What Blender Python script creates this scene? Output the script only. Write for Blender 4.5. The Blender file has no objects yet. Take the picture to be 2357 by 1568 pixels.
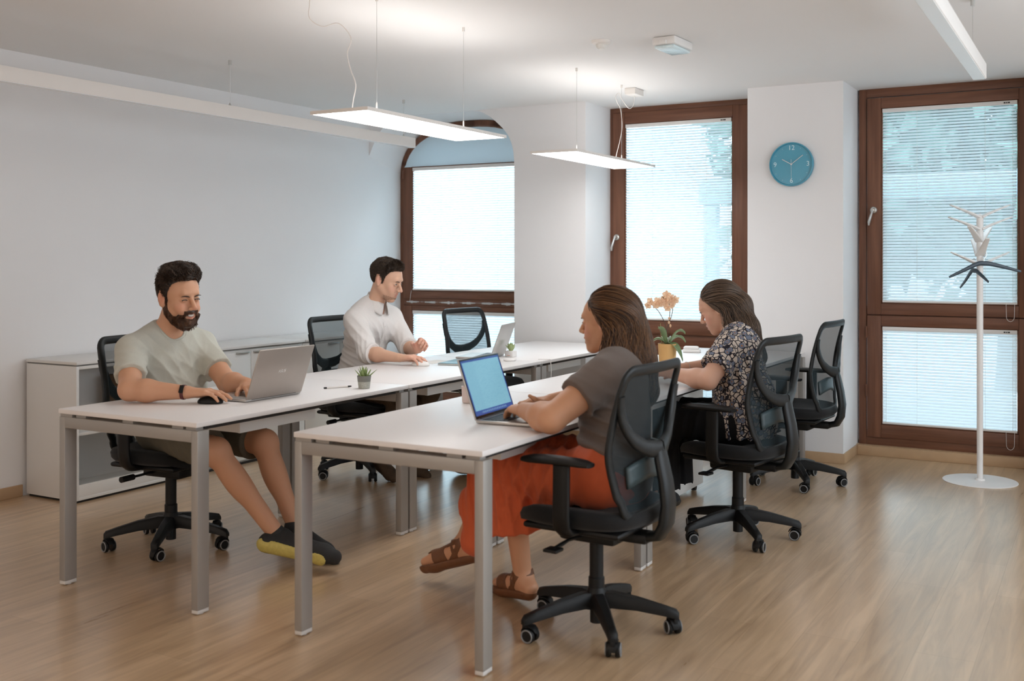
import bpy, bmesh, math, random
import numpy as np
from mathutils import Vector, Matrix, Euler, Quaternion
R = math.radians
PI = math.pi
random.seed(7)
sc = bpy.context.scene
COL = sc.collection

# ------------------------------------------------------------------ camera
cd_ = bpy.data.cameras.new('camera')
cam = bpy.data.objects.new('camera', cd_)
COL.objects.link(cam)
cam.location = (0, 0, 1.3664)
cam.rotation_euler = (R(90), 0, 0.5114)
cd_.sensor_width = 36
cd_.lens = 2434.96 * 36 / 2357
cd_.shift_y = -(784 - 598.34) / 2357
cd_.clip_start = 0.05
cd_.dof.use_dof = True
cd_.dof.focus_distance = 6.0
cd_.dof.aperture_fstop = 2.8
sc.camera = cam
sc.view_settings.view_transform = 'Standard'
sc.view_settings.look = 'None'
sc.view_settings.gamma = 1
sc.view_settings.use_curve_mapping = False
sc.view_settings.exposure = 0.85
sc.cycles.use_denoising = True
sc.cycles.max_bounces = 8
sc.cycles.diffuse_bounces = 5
sc.cycles.transparent_max_bounces = 16
sc.cycles.sample_clamp_indirect = 6

# ------------------------------------------------------------------ daylight
w = bpy.data.worlds.new('daylight')
sc.world = w
w.use_nodes = True
wn = w.node_tree.nodes
wl = w.node_tree.links
bg = wn['Background']
tc = wn.new('ShaderNodeTexCoord')
sep = wn.new('ShaderNodeSeparateXYZ')
ramp = wn.new('ShaderNodeValToRGB')
ramp.color_ramp.elements[0].position = 0.45
ramp.color_ramp.elements[0].color = (0.55, 0.60, 0.62, 1)
ramp.color_ramp.elements[1].position = 0.75
ramp.color_ramp.elements[1].color = (0.76, 0.90, 1.0, 1)
mp = wn.new('ShaderNodeMapRange')
mp.inputs['From Min'].default_value = -1
wl.new(tc.outputs['Generated'], sep.inputs[0])
wl.new(sep.outputs['Z'], mp.inputs['Value'])
wl.new(mp.outputs[0], ramp.inputs[0])
wl.new(ramp.outputs[0], bg.inputs['Color'])
bg.inputs['Strength'].default_value = 10.0

# added unseen fill lights: cool at the right wall, warm behind the viewer
def area(name, loc, rot, sx, sy, power, col):
    l = bpy.data.lights.new(name, 'AREA')
    l.shape = 'RECTANGLE'
    l.size = sx
    l.size_y = sy
    l.energy = power
    l.color = col
    o = bpy.data.objects.new(name, l)
    COL.objects.link(o)
    o.location = loc
    o.rotation_euler = rot
    return o
area('side_fill_light', (1.84, 3.6, 1.5), (0, R(90), 0), 1.9, 5.0, 56, (.80, .905, 1.0))
area('rear_fill_light', (-2.2, -2.5, 1.6), (R(90), 0, 0), 5.5, 1.8, 28, (1.0, .86, .74))

# window openings: sky portals, only steer sampling of the daylight
def portal(x0, x1, z0, z1):
    l = bpy.data.lights.new('daylight_portal', 'AREA')
    l.shape = 'RECTANGLE'
    l.size = x1 - x0
    l.size_y = z1 - z0
    l.cycles.is_portal = True
    o = bpy.data.objects.new('daylight_portal', l)
    COL.objects.link(o)
    o.location = ((x0 + x1) / 2, 7.93, (z0 + z1) / 2)
    o.rotation_euler = (R(-90), 0, 0)
portal(-5.45, -4.1, .2, 2.2)
portal(-3.32, -2.42, .2, 2.45)
portal(-1.38, -.5, .2, 2.45)

# ------------------------------------------------------------------ materials
def mat(name, col, rough=.5, metal=0, spec=.5, noise=None, bump=None, emit=None, coat=0, trans=0, alpha=1, sheen=0, sss=0):
    m = bpy.data.materials.new(name)
    m.use_nodes = True
    nt = m.node_tree
    b = nt.nodes['Principled BSDF']
    b.inputs['Base Color'].default_value = (*col, 1)
    b.inputs['Roughness'].default_value = rough
    b.inputs['Metallic'].default_value = metal
    b.inputs['Specular IOR Level'].default_value = spec
    b.inputs['Coat Weight'].default_value = coat
    b.inputs['Transmission Weight'].default_value = trans
    b.inputs['Alpha'].default_value = alpha
    b.inputs['Sheen Weight'].default_value = sheen
    if sss:
        b.inputs['Subsurface Weight'].default_value = sss
        b.inputs['Subsurface Radius'].default_value = (.012, .005, .003)
        b.inputs['Subsurface Scale'].default_value = 1
    if emit:
        b.inputs['Emission Color'].default_value = (*emit[0], 1)
        b.inputs['Emission Strength'].default_value = emit[1]
    if noise or bump:
        t = nt.nodes.new('ShaderNodeTexCoord')
    if noise:   # (scale, amount)  gentle colour variation
        n = nt.nodes.new('ShaderNodeTexNoise')
        n.inputs['Scale'].default_value = noise[0]
        n.inputs['Detail'].default_value = 4
        nt.links.new(t.outputs['Object'], n.inputs['Vector'])
        mx = nt.nodes.new('ShaderNodeMix')
        mx.data_type = 'RGBA'
        a = noise[1]
        mx.inputs[6].default_value = (*[c * (1 - a) for c in col], 1)
        mx.inputs[7].default_value = (*[min(1, c * (1 + a)) for c in col], 1)
        nt.links.new(n.outputs['Fac'], mx.inputs[0])
        nt.links.new(mx.outputs[2], b.inputs['Base Color'])
    if bump:    # (scale, strength)
        n = nt.nodes.new('ShaderNodeTexNoise')
        n.inputs['Scale'].default_value = bump[0]
        n.inputs['Detail'].default_value = 3
        nt.links.new(t.outputs['Object'], n.inputs['Vector'])
        bp = nt.nodes.new('ShaderNodeBump')
        bp.inputs['Strength'].default_value = bump[1]
        bp.inputs['Distance'].default_value = .002
        nt.links.new(n.outputs['Fac'], bp.inputs['Height'])
        nt.links.new(bp.outputs[0], b.inputs['Normal'])
    return m

M = {}
M['wall'] = mat('white_plaster', (.80, .79, .79), .85, spec=.2, noise=(3, .01), bump=(60, .15))
M['ceiling'] = mat('ceiling_paint', (.82, .81, .80), .9, spec=.2, noise=(2, .01))
M['desk'] = mat('white_laminate', (.80, .77, .76), .38, spec=.45, noise=(5, .01))
M['cab'] = mat('white_cabinet', (.72, .71, .69), .42, noise=(4, .01))
M['alu'] = mat('satin_aluminium', (.36, .34, .315), .45, metal=.3, noise=(8, .02))
M['foot'] = mat('clear_foot', (.66, .63, .60), .3, noise=(20, .05))
M['black'] = mat('black_plastic', (.006, .006, .006), .48, spec=.3, noise=(30, .1))
M['grey_plastic'] = mat('dark_grey_plastic', (.008, .0095, .010), .42, spec=.35, noise=(30, .1))
M['seat'] = mat('black_fabric', (.007, .007, .0075), .85, spec=.3, bump=(900, .4), sheen=.1)
M['ring'] = mat('caster_ring', (.24, .24, .24), .35, noise=(30, .05))
M['steel'] = mat('brushed_steel', (.62, .62, .60), .3, metal=.9, noise=(9, .05))
M['white_metal'] = mat('white_powder_coat', (.80, .78, .76), .4, noise=(9, .01))
M['lamp_white'] = mat('lamp_white', (.78, .74, .70), .45, noise=(9, .01))
M['tan_wood'] = mat('skirting_wood', (.50, .33, .19), .5, noise=(12, .12))
M['dark_gap'] = mat('shadow_gap', (.02, .018, .016), .8, noise=(9, .1))
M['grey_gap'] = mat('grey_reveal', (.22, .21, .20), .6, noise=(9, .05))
M['card'] = mat('cardboard', (.42, .20, .07), .8, noise=(15, .15))

def wood(name, c1, c2, axis):
    m = mat(name, c1, .42, spec=.4)
    nt = m.node_tree
    b = nt.nodes['Principled BSDF']
    t = nt.nodes.new('ShaderNodeTexCoord')
    mpn = nt.nodes.new('ShaderNodeMapping')
    s = [38, 38, 38]
    s[axis] = 2.0
    mpn.inputs['Scale'].default_value = s
    n = nt.nodes.new('ShaderNodeTexNoise')
    n.inputs['Scale'].default_value = 1
    n.inputs['Detail'].default_value = 6
    n.inputs['Roughness'].default_value = .6
    r = nt.nodes.new('ShaderNodeValToRGB')
    r.color_ramp.elements[0].position = .3
    r.color_ramp.elements[0].color = (*c1, 1)
    r.color_ramp.elements[1].position = .75
    r.color_ramp.elements[1].color = (*c2, 1)
    nt.links.new(t.outputs['Object'], mpn.inputs[0])
    nt.links.new(mpn.outputs[0], n.inputs['Vector'])
    nt.links.new(n.outputs['Fac'], r.inputs[0])
    nt.links.new(r.outputs[0], b.inputs['Base Color'])
    return m
M['wood_z'] = wood('brown_wood_upright', (.125, .050, .028), (.22, .095, .053), 2)
M['wood_x'] = wood('brown_wood_rail', (.125, .050, .028), (.22, .095, .053), 0)

def floor_mat():
    m = mat('oak_laminate', (.4, .25, .14), .36, spec=.75, coat=.5)
    m.node_tree.nodes['Principled BSDF'].inputs['Coat Roughness'].default_value = .22
    nt = m.node_tree
    L = nt.links
    b = nt.nodes['Principled BSDF']
    t = nt.nodes.new('ShaderNodeTexCoord')
    s = nt.nodes.new('ShaderNodeSeparateXYZ')
    c = nt.nodes.new('ShaderNodeCombineXYZ')
    L.new(t.outputs['Object'], s.inputs[0])
    L.new(s.outputs['Y'], c.inputs['X'])
    L.new(s.outputs['X'], c.inputs['Y'])
    br = nt.nodes.new('ShaderNodeTexBrick')
    br.offset = .37
    br.inputs['Scale'].default_value = 1
    br.inputs['Brick Width'].default_value = 1.3
    br.inputs['Row Height'].default_value = .193
    br.inputs['Mortar Size'].default_value = .0012
    br.inputs['Color1'].default_value = (.52, .355, .21, 1)
    br.inputs['Color2'].default_value = (.58, .405, .25, 1)
    br.inputs['Mortar'].default_value = (.42, .28, .16, 1)
    L.new(c.outputs[0], br.inputs['Vector'])
    mpn = nt.nodes.new('ShaderNodeMapping')
    mpn.inputs['Scale'].default_value = (1.6, 22, 1)
    L.new(c.outputs[0], mpn.inputs[0])
    n = nt.nodes.new('ShaderNodeTexNoise')
    n.inputs['Scale'].default_value = 1
    n.inputs['Detail'].default_value = 7
    n.inputs['Roughness'].default_value = .62
    n.inputs['Distortion'].default_value = .8
    L.new(mpn.outputs[0], n.inputs['Vector'])
    r = nt.nodes.new('ShaderNodeValToRGB')
    r.color_ramp.elements[0].position = .34
    r.color_ramp.elements[0].color = (.66, .62, .58, 1)
    r.color_ramp.elements[1].position = .66
    r.color_ramp.elements[1].color = (1.12, 1.12, 1.12, 1)
    L.new(n.outputs['Fac'], r.inputs[0])
    mx = nt.nodes.new('ShaderNodeMix')
    mx.data_type = 'RGBA'
    mx.blend_type = 'MULTIPLY'
    mx.inputs[0].default_value = .75
    L.new(br.outputs['Color'], mx.inputs[6])
    L.new(r.outputs[0], mx.inputs[7])
    L.new(mx.outputs[2], b.inputs['Base Color'])
    rr = nt.nodes.new('ShaderNodeMapRange')
    rr.inputs['To Min'].default_value = .24
    rr.inputs['To Max'].default_value = .36
    L.new(n.outputs['Fac'], rr.inputs['Value'])
    L.new(rr.outputs[0], b.inputs['Roughness'])
    return m
M['floor'] = floor_mat()

def glass_mat():
    m = bpy.data.materials.new('window_glass')
    m.use_nodes = True
    nt = m.node_tree
    nt.nodes.remove(nt.nodes['Principled BSDF'])
    tr = nt.nodes.new('ShaderNodeBsdfTransparent')
    tr.inputs[0].default_value = (.95, .97, .975, 1)
    gl = nt.nodes.new('ShaderNodeBsdfGlossy')
    gl.inputs['Roughness'].default_value = .03
    fr = nt.nodes.new('ShaderNodeFresnel')
    fr.inputs[0].default_value = 1.25
    mx = nt.nodes.new('ShaderNodeMixShader')
    nt.links.new(fr.outputs[0], mx.inputs[0])
    nt.links.new(tr.outputs[0], mx.inputs[1])
    nt.links.new(gl.outputs[0], mx.inputs[2])
    nt.links.new(mx.outputs[0], nt.nodes['Material Output'].inputs[0])
    return m
M['glass'] = glass_mat()

def translucent(name, col, f=.5, opac=1.0):
    m = bpy.data.materials.new(name)
    m.use_nodes = True
    nt = m.node_tree
    nt.nodes.remove(nt.nodes['Principled BSDF'])
    d = nt.nodes.new('ShaderNodeBsdfDiffuse')
    d.inputs[0].default_value = (*col, 1)
    t = nt.nodes.new('ShaderNodeBsdfTranslucent')
    t.inputs[0].default_value = (*col, 1)
    mx = nt.nodes.new('ShaderNodeMixShader')
    mx.inputs[0].default_value = f
    nt.links.new(d.outputs[0], mx.inputs[1])
    nt.links.new(t.outputs[0], mx.inputs[2])
    out = mx
    if opac < 1:
        tr = nt.nodes.new('ShaderNodeBsdfTransparent')
        m2 = nt.nodes.new('ShaderNodeMixShader')
        m2.inputs[0].default_value = opac
        nt.links.new(tr.outputs[0], m2.inputs[1])
        nt.links.new(mx.outputs[0], m2.inputs[2])
        out = m2
    nt.links.new(out.outputs[0], nt.nodes['Material Output'].inputs[0])
    return m
M['slat'] = translucent('blind_slat', (.82, .89, .92), .34)
M['shade'] = translucent('arched_shade', (.62, .70, .74), .25)
M['mesh'] = translucent('chair_mesh', (.040, .054, .060), .25, .68)
M['petal'] = translucent('orchid_petal', (.90, .66, .46), .45)
M['leaf'] = mat('plant_leaf', (.17, .24, .11), .4, noise=(30, .3))
M['succ'] = mat('succulent_leaf', (.24, .32, .12), .45, noise=(60, .35))

def emis(name, col, s):
    return mat(name, (.8, .8, .8), .5, emit=(col, s))
M['diffuser'] = emis('lamp_diffuser', (1, .985, .97), 5)
M['uplight'] = emis('lamp_uplight', (1, .96, .93), 1.9)
M['assumed_warm_diffuser'] = emis('assumed_warm_lamp_diffuser', (1, .80, .62), 2.2)  # glow of the assumed, unseen lamp added behind the camera

# ------------------------------------------------------------------ mesh helpers
class MB:
    """collects shapes, then becomes ONE mesh object"""
    def __init__(s):
        s.bm = bmesh.new()
    def _xf(s, vs, mtx):
        if mtx is not None:
            bmesh.ops.transform(s.bm, matrix=mtx, verts=vs)
    def box(s, x0, x1, y0, y1, z0, z1, bev=0, seg=2, mtx=None):
        r = bmesh.ops.create_cube(s.bm, size=1)
        vs = r['verts']
        bmesh.ops.transform(s.bm, matrix=Matrix.Translation(((x0 + x1) / 2, (y0 + y1) / 2, (z0 + z1) / 2)) @ Matrix.Diagonal((abs(x1 - x0), abs(y1 - y0), abs(z1 - z0), 1)), verts=vs)
        if bev:
            es = list({e for v in vs for e in v.link_edges})
            rr = bmesh.ops.bevel(s.bm, geom=es, offset=bev, segments=seg, affect='EDGES', profile=.5)
            vs = list({v for f in rr['faces'] for v in f.verts} | {v for v in vs if v.is_valid})
        s._xf(vs, mtx)
        return s
    def tube(s, pts, rad, n=10, closed=False, flat=None, caps=True, up=None):
        """sweep; rad number or list; flat=(a,b) gives elliptical section a along side, b along up"""
        P = [Vector(p) for p in pts]
        N = len(P)
        rings = []
        prev = None
        for i, p in enumerate(P):
            a = P[(i - 1) % N] if (closed or i > 0) else P[i]
            b = P[(i + 1) % N] if (closed or i < N - 1) else P[i]
            t = (b - a).normalized()
            if up is not None:
                u0 = up(p) if callable(up) else Vector(up)
            else:
                u0 = prev if prev is not None else (Vector((0, 0, 1)) if abs(t.z) < .9 else Vector((1, 0, 0)))
            u = (u0 - t * u0.dot(t))
            u = u.normalized() if u.length > 1e-6 else t.orthogonal().normalized()
            prev = u
            side = t.cross(u)
            r = rad[i] if isinstance(rad, (list, tuple)) else rad
            fa, fb = flat if flat else (1, 1)
            ring = []
            for k in range(n):
                an = 2 * PI * (k + .5) / n
                ca, sa = math.cos(an), math.sin(an)
                if flat and n >= 8:   # squarish section
                    q = (abs(ca) ** 3 + abs(sa) ** 3) ** (-1 / 3)
                    ca, sa = ca * q, sa * q
                ring.append(s.bm.verts.new(p + side * (ca * r * fa) + u * (sa * r * fb)))
            rings.append(ring)
        M_ = N if closed else N - 1
        for i in range(M_):
            A, B = rings[i], rings[(i + 1) % N]
            for k in range(n):
                s.bm.faces.new((A[k], A[(k + 1) % n], B[(k + 1) % n], B[k]))
        if caps and not closed:
            s.bm.faces.new(rings[0][::-1])
            s.bm.faces.new(rings[-1])
        return s
    def lathe(s, prof, n=24, mtx=None, close=True):
        rings = []
        vs = []
        for r, z in prof:
            ring = [s.bm.verts.new((r * math.cos(2 * PI * k / n), r * math.sin(2 * PI * k / n), z)) for k in range(n)] if r > 1e-6 else [s.bm.verts.new((0, 0, z))]
            rings.append(ring)
            vs += ring
        for A, B in zip(rings, rings[1:]):
            for k in range(n):
                if len(A) == 1 and len(B) == 1:
                    continue
                if len(A) == 1:
                    s.bm.faces.new((A[0], B[(k + 1) % n], B[k]))
                elif len(B) == 1:
                    s.bm.faces.new((A[k], A[(k + 1) % n], B[0]))
                else:
                    s.bm.faces.new((A[k], A[(k + 1) % n], B[(k + 1) % n], B[k]))
        if close:
            if len(rings[0]) > 1:
                s.bm.faces.new(rings[0][::-1])
            if len(rings[-1]) > 1:
                s.bm.faces.new(rings[-1])
        s._xf(vs, mtx)
        return s
    def prism(s, pts, axis, a, b):
        """outline pts (2D) extruded along axis between a and b"""
        def v3(p, t):
            return {0: (t, p[0], p[1]), 1: (p[0], t, p[1]), 2: (p[0], p[1], t)}[axis]
        A = [s.bm.verts.new(v3(p, a)) for p in pts]
        B = [s.bm.verts.new(v3(p, b)) for p in pts]
        n = len(pts)
        s.bm.faces.new(A[::-1])
        s.bm.faces.new(B)
        for k in range(n):
            s.bm.faces.new((A[k], A[(k + 1) % n], B[(k + 1) % n], B[k]))
        return s
    def grid(s, f, nu, nv, thick=0):
        """surface f(u,v)->Vector, u,v in 0..1"""
        V = [[s.bm.verts.new(f(i / nu, j / nv)) for j in range(nv + 1)] for i in range(nu + 1)]
        for i in range(nu):
            for j in range(nv):
                s.bm.faces.new((V[i][j], V[i + 1][j], V[i + 1][j + 1], V[i][j + 1]))
        return s
    def sphere(s, c, r, n=12, sc_=(1, 1, 1), mtx=None):
        rr = bmesh.ops.create_uvsphere(s.bm, u_segments=n * 2, v_segments=n, radius=r)
        m = Matrix.Translation(c) @ Matrix.Diagonal((*sc_, 1))
        if mtx is not None:
            m = mtx @ m
        bmesh.ops.transform(s.bm, matrix=m, verts=rr['verts'])
        return s
    def obj(s, name, m, parent=None, smooth=25, loc=None):
        me = bpy.data.meshes.new(name)
        bmesh.ops.recalc_face_normals(s.bm, faces=s.bm.faces)
        s.bm.to_mesh(me)
        s.bm.free()
        if smooth:
            me.shade_smooth()
            me.set_sharp_from_angle(angle=R(smooth))
        me.materials.append(M[m] if isinstance(m, str) else m)
        o = bpy.data.objects.new(name, me)
        COL.objects.link(o)
        if parent:
            o.parent = parent
        if loc:
            o.location = loc
        return o

def tag(o, label, cat, group=None, kind=None):
    o['label'] = label
    if cat:
        o['category'] = cat
    if group:
        o['group'] = group
    if kind:
        o['kind'] = kind
    return o
def struct(o):
    o['kind'] = 'structure'
    return o
def empty(name, loc, rz, label, cat, group=None):
    o = bpy.data.objects.new(name, None)
    COL.objects.link(o)
    o.location = loc
    o.rotation_euler = (0, 0, rz)
    o.empty_display_size = .1
    return tag(o, label, cat, group)
def copy_tree(o, parent=None):
    c = o.copy()
    COL.objects.link(c)
    c.parent = parent
    for ch in list(o.children):
        copy_tree(ch, c)
    return c
def text_mesh(body, size, name, m, parent, mtx, extrude=.0006, shear=0, align='CENTER'):
    cu = bpy.data.curves.new('t', 'FONT')
    cu.body = body
    cu.size = size
    cu.extrude = extrude
    cu.shear = shear
    cu.align_x = align
    cu.align_y = 'CENTER'
    t = bpy.data.objects.new('t', cu)
    COL.objects.link(t)
    dg = bpy.context.evaluated_depsgraph_get()
    me = bpy.data.meshes.new_from_object(t.evaluated_get(dg))
    bpy.data.objects.remove(t)
    me.transform(mtx)
    me.materials.clear()
    me.materials.append(M[m] if isinstance(m, str) else m)
    o = bpy.data.objects.new(name, me)
    COL.objects.link(o)
    o.parent = parent
    return o

# ------------------------------------------------------------------ room shell
XL, YW, YP, HC = -5.47, 7.72, 7.26, 2.566
XR, YB = 1.9, -2.6
struct(MB().box(XL - .2, XR + .2, YB - .2, YW + .25, -.12, 0).obj('floor', 'floor', smooth=0))
struct(MB().box(XL - .2, XR + .2, YB - .2, YW + .25, HC, HC + .15).obj('ceiling', 'ceiling', smooth=0))
struct(MB().box(XL - .2, XL, YB - .2, YW + .25, 0, HC).obj('wall_left', 'wall', smooth=0))
struct(MB().box(XR, XR + .2, YB - .2, YW + .25, 0, HC).obj('wall_right', 'wall', smooth=0))
struct(MB().box(XL, XR, YB - .2, YB, 0, HC).obj('wall_front', 'wall', smooth=0))
# piers between the windows
struct(MB().box(-3.436, -4.054, YP, YW + .2, 0, HC).obj('wall_back_pier', 'wall', smooth=0))
struct(MB().box(-2.185, -1.532, YP, YW + .2, 0, HC).obj('wall_back_clock_pier', 'wall', smooth=0))
struct(MB().box(-.33, XR, YP, YW + .2, 0, HC).obj('wall_back_right', 'wall', smooth=0))
# rounded vault over the recess of the first window
def arch(cx, hw, zs, zt, n=28, e=2.35):
    """rounded arch line from left springing to right springing"""
    out = []
    for i in range(n + 1):
        a = PI * (1 - i / n)
        c, s_ = math.cos(a), math.sin(a)
        out.append((cx + hw * math.copysign(abs(c) ** (2 / e), c), zs + (zt - zs) * abs(s_) ** (2 / e)))
    return out
front = [(XL, 2.25), (-5.43, 2.33), (-5.385, 2.41), (-5.32, 2.49), (-5.24, HC - .002)] + [(x, HC - .002) for x in (-5.1, -4.9, -4.7, -4.5)] + [(-4.40, HC - .004), (-4.349, 2.549), (-4.27, 2.505), (-4.20, 2.446), (-4.15, 2.40), (-4.109, 2.348), (-4.08, 2.29), (-4.062, 2.22), (-4.054, 2.13)]
def resample(P, n):
    d = [0]
    for u, v_ in zip(P, P[1:]):
        d.append(d[-1] + math.dist(u, v_))
    out = []
    for i in range(n + 1):
        t = d[-1] * i / n
        k = max(j for j in range(len(P) - 1) if d[j] <= t + 1e-9)
        f = (t - d[k]) / (d[k + 1] - d[k])
        out.append((P[k][0] + (P[k + 1][0] - P[k][0]) * f, P[k][1] + (P[k + 1][1] - P[k][1]) * f))
    return out
fa = resample(front, 48)
ba = resample(arch(-4.762, .708, 2.10, HC - .004, 60), 48)
v = MB()
top = HC + .02
def skirt_pt(x, y, z): return v.bm.verts.new((x, y, z))
A_ = [skirt_pt(x, YP, z) for x, z in fa]
B_ = [skirt_pt(x, YW + .1, z) for x, z in ba]
TA = [skirt_pt(min(max(x, XL), -4.054), YP, top) for x, z in fa]
for i in range(48):
    v.bm.faces.new((A_[i], A_[i + 1], B_[i + 1], B_[i]))
    v.bm.faces.new((A_[i + 1], A_[i], TA[i], TA[i + 1]))
struct(v.obj('wall_back_vault', 'wall', smooth=50))
# skirting boards
def skirt(name, x0, x1, y0, y1):
    struct(MB().box(x0, x1, y0, y1, 0, .068, .003).obj(name, 'tan_wood'))
skirt('baseboard_left', XL, XL + .012, YB, 3.95)
skirt('baseboard_left_far', XL, XL + .012, 6.72, YW)
skirt('baseboard_back_pier', -4.054, -3.436, YP - .012, YP)
skirt('baseboard_back_clock_pier', -2.185, -1.52, YP - .012, YP)
skirt('baseboard_back_return', -1.532, -1.52, YP + .0005, YW - .05)
skirt('baseboard_back_door', -1.52, -.33, YW - .065, YW - .05)
skirt('baseboard_back_right', -.33, XR, YP - .012, YP)

# ------------------------------------------------------------------ windows
def blind(root, x0, x1, z0, z1, y, pitch=.0208, cord=None):
    hd = MB().box(x0 + .004, x1 - .004, y - .014, y + .012, z1 - .028, z1, .002).obj('blind_headrail', 'white_metal', root)
    mk = MB()
    for k, wd in ((0, .011), (.015, .007), (.025, .013)):
        mk.box(x1 - .085 + k, x1 - .085 + k + wd, y - .0155, y - .014, z1 - .018, z1 - .010)
    mk.obj('print_mark', 'black', hd)
    s = MB()
    z = z0 + .02
    wslat, tilt = .0235, R(50)
    while z < z1 - .032:
        c, sn = math.cos(tilt) * wslat / 2, math.sin(tilt) * wslat / 2
        V = [(x0 + .006, y - c, z - sn), (x1 - .006, y - c, z - sn), (x1 - .006, y - .0015, z + .0012), (x0 + .006, y - .0015, z + .0012), (x1 - .006, y + c, z + sn), (x0 + .006, y + c, z + sn)]
        vv = [s.bm.verts.new(p) for p in V]
        s.bm.faces.new((vv[0], vv[1], vv[2], vv[3]))
        s.bm.faces.new((vv[3], vv[2], vv[4], vv[5]))
        z += pitch
    s.obj('blind_slats', 'slat', root, smooth=60)
    MB().box(x0 + .004, x1 - .004, y - .012, y + .010, z0 + .002, z0 + .016, .003).obj('blind_bottom_rail', 'white_metal', root)
    lc = MB()
    w_ = x1 - x0
    for fx in (.035, .27, .77, .965):
        lc.tube([(x0 + w_ * fx, y - .0125, z0 + .01), (x0 + w_ * fx, y - .0125, z1 - .02)], .0009, 5)
    lc.obj('ladder_cord', 'white_metal', root)
    if cord:
        cx, cy = cord
        pts = []
        for i in range(17):
            a = PI * i / 16
            pts.append((cx + .024 * math.cos(a) * -1, cy, z0 - .075 - .034 * math.sin(a)))
        pts = [(cx - .026, cy, z0 + .01)] + pts + [(cx + .026, cy, z0 + .01)]
        MB().tube(pts, .0016, 6).obj('pull_cord', 'white_metal', root)

def sash(root, x0, x1, z0, z1, px0, px1, pz0, pz1, y, name='sash', thick=.05, pane_y=None, cord=None, handle=None):
    """wooden sash around a pane, stiles and rails, inner bead, glass, blind"""
    s = MB()
    s.box(x0, px0, y, y + thick, z0, z1, .004)
    s.box(px1, x1, y, y + thick, z0, z1, .004)
    f = s.obj(name, 'wood_z', root)
    s = MB()
    s.box(px0, px1, y + .0005, y + thick, z0, pz0, .004)
    s.box(px0, px1, y + .0005, y + thick, pz1, z1, .004)
    s.obj(name + '_rail', 'wood_x', root)
    b = MB()
    g = .010
    yb = y + .008
    for (a, b_, c, d) in ((px0, px0 + g, pz0, pz1), (px1 - g, px1, pz0, pz1), (px0, px1, pz0, pz0 + g), (px0, px1, pz1 - g, pz1)):
        b.box(a, b_, yb, yb + .02, c, d, .003)
    b.obj('glazing_bead', 'wood_x', root)
    MB().box(px0, px1, y + .030, y + .034, pz0, pz1).obj('pane', 'glass', root, smooth=0)
    blind(root, px0 + .006, px1 - .006, pz0 + .006, pz1 - .004, y + .012, cord=cord)

def handle(root, x, y, z):
    h = MB()
    rot = Matrix.Translation((x, y, z)) @ Matrix.Rotation(R(90), 4, 'X')
    h.lathe([(0, 0), (.024, 0), (.024, .004), (.021, .009), (.014, .011), (.010, .03), (.010, .04), (0, .041)], 20, rot)
    h.tube([(x, y - .035, z), (x - .004, y - .042, z - .02), (x - .014, y - .046, z - .055), (x - .022, y - .046, z - .085), (x - .024, y - .044, z - .108)], [.009, .010, .012, .013, .007], 10, flat=(1.15, .7))
    h.obj('handle', 'steel', root)

def wall_window(name, x0, x1, z0, z1, label):
    root = bpy.data.objects.new(name, None)
    COL.objects.link(root)
    root['kind'] = 'structure'
    root['label'] = label
    return root

YS = YW - .012
# window 2, between the two piers
w2 = wall_window('window_2', 0, 0, 0, 0, 'middle window with brown wooden frame and white blind')
fr = MB()
fr.box(-3.436, -3.405, YS + .01, YW + .1, .12, HC, .003)
fr.box(-2.300, -2.185, YS + .01, YW + .1, .12, HC, .003)
fr.obj('frame_post', 'wood_z', w2)
fr = MB()
fr.box(-3.405, -2.300, YS + .01, YW + .1, 2.525, HC, .003)
fr.box(-3.405, -2.300, YS + .006, YW + .1, .10, .16, .003)
fr.box(-3.405, -2.300, YS + .015, YW + .1, .70, .79, .003)
fr.obj('frame_rail', 'wood_x', w2)
sash(w2, -3.405, -2.302, .79, 2.525, -3.308, -2.432, .890, 2.436, YS - .006)
for ch in list(w2.children):
    pass
handle(w2, -3.372, YS - .008, 1.545)
sash(w2, -3.405, -2.302, .16, .70, -3.308, -2.432, .25, .60, YS, name='lower_sash')
struct(MB().box(-3.436, -2.185, YS + .005, YW + .2, 0, .12, .004).obj('trim_2', 'wood_x'))
struct(MB().box(-1.53, -.33, YW - .05, YW + .2, 0, .07).obj('trim_3', 'tan_wood'))
struct(MB().box(XL, -4.03, YS + .01, YW + .2, 0, .14, .004).obj('trim_1', 'wood_x'))

# window 3: tall door window on the right
d3 = wall_window('window_3', 0, 0, 0, 0, 'tall door window with dark brown frame behind the coat stand')
fr = MB()
fr.box(-1.520, -1.468, YS + .008, YW + .1, .068, HC, .004)
fr.box(-.36, -.33, YS + .008, YW + .1, .068, HC, .004)
fr.obj('frame_post', 'wood_z', d3)
fr = MB()
fr.box(-1.468, -.36, YS + .008, YW + .1, 2.505, HC, .004)
fr.box(-1.468, -.36, YS + .008, YW + .1, .06, .16, .004)
fr.box(-1.468, -.36, YS + .03, YW + .1, .90, 1.04, .004)
fr.obj('frame_rail', 'wood_x', d3)
sash(d3, -1.462, -.372, .985, 2.500, -1.368, -.498, 1.062, 2.424, YS - .008, cord=(-.548, YS - .016))
handle(d3, -1.417, YS - .010, 1.715)
sash(d3, -1.462, -.372, .125, .978, -1.368, -.498, .215, .905, YS - .008, name='lower_sash', cord=(-.548, YS - .016))
hg = MB()
for z in (.86, .45):
    hg.tube([(-1.465, YS - .012, z - .04), (-1.465, YS - .012, z + .04)], .006, 8)
hg.obj('hinge', 'wood_z', d3)

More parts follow.
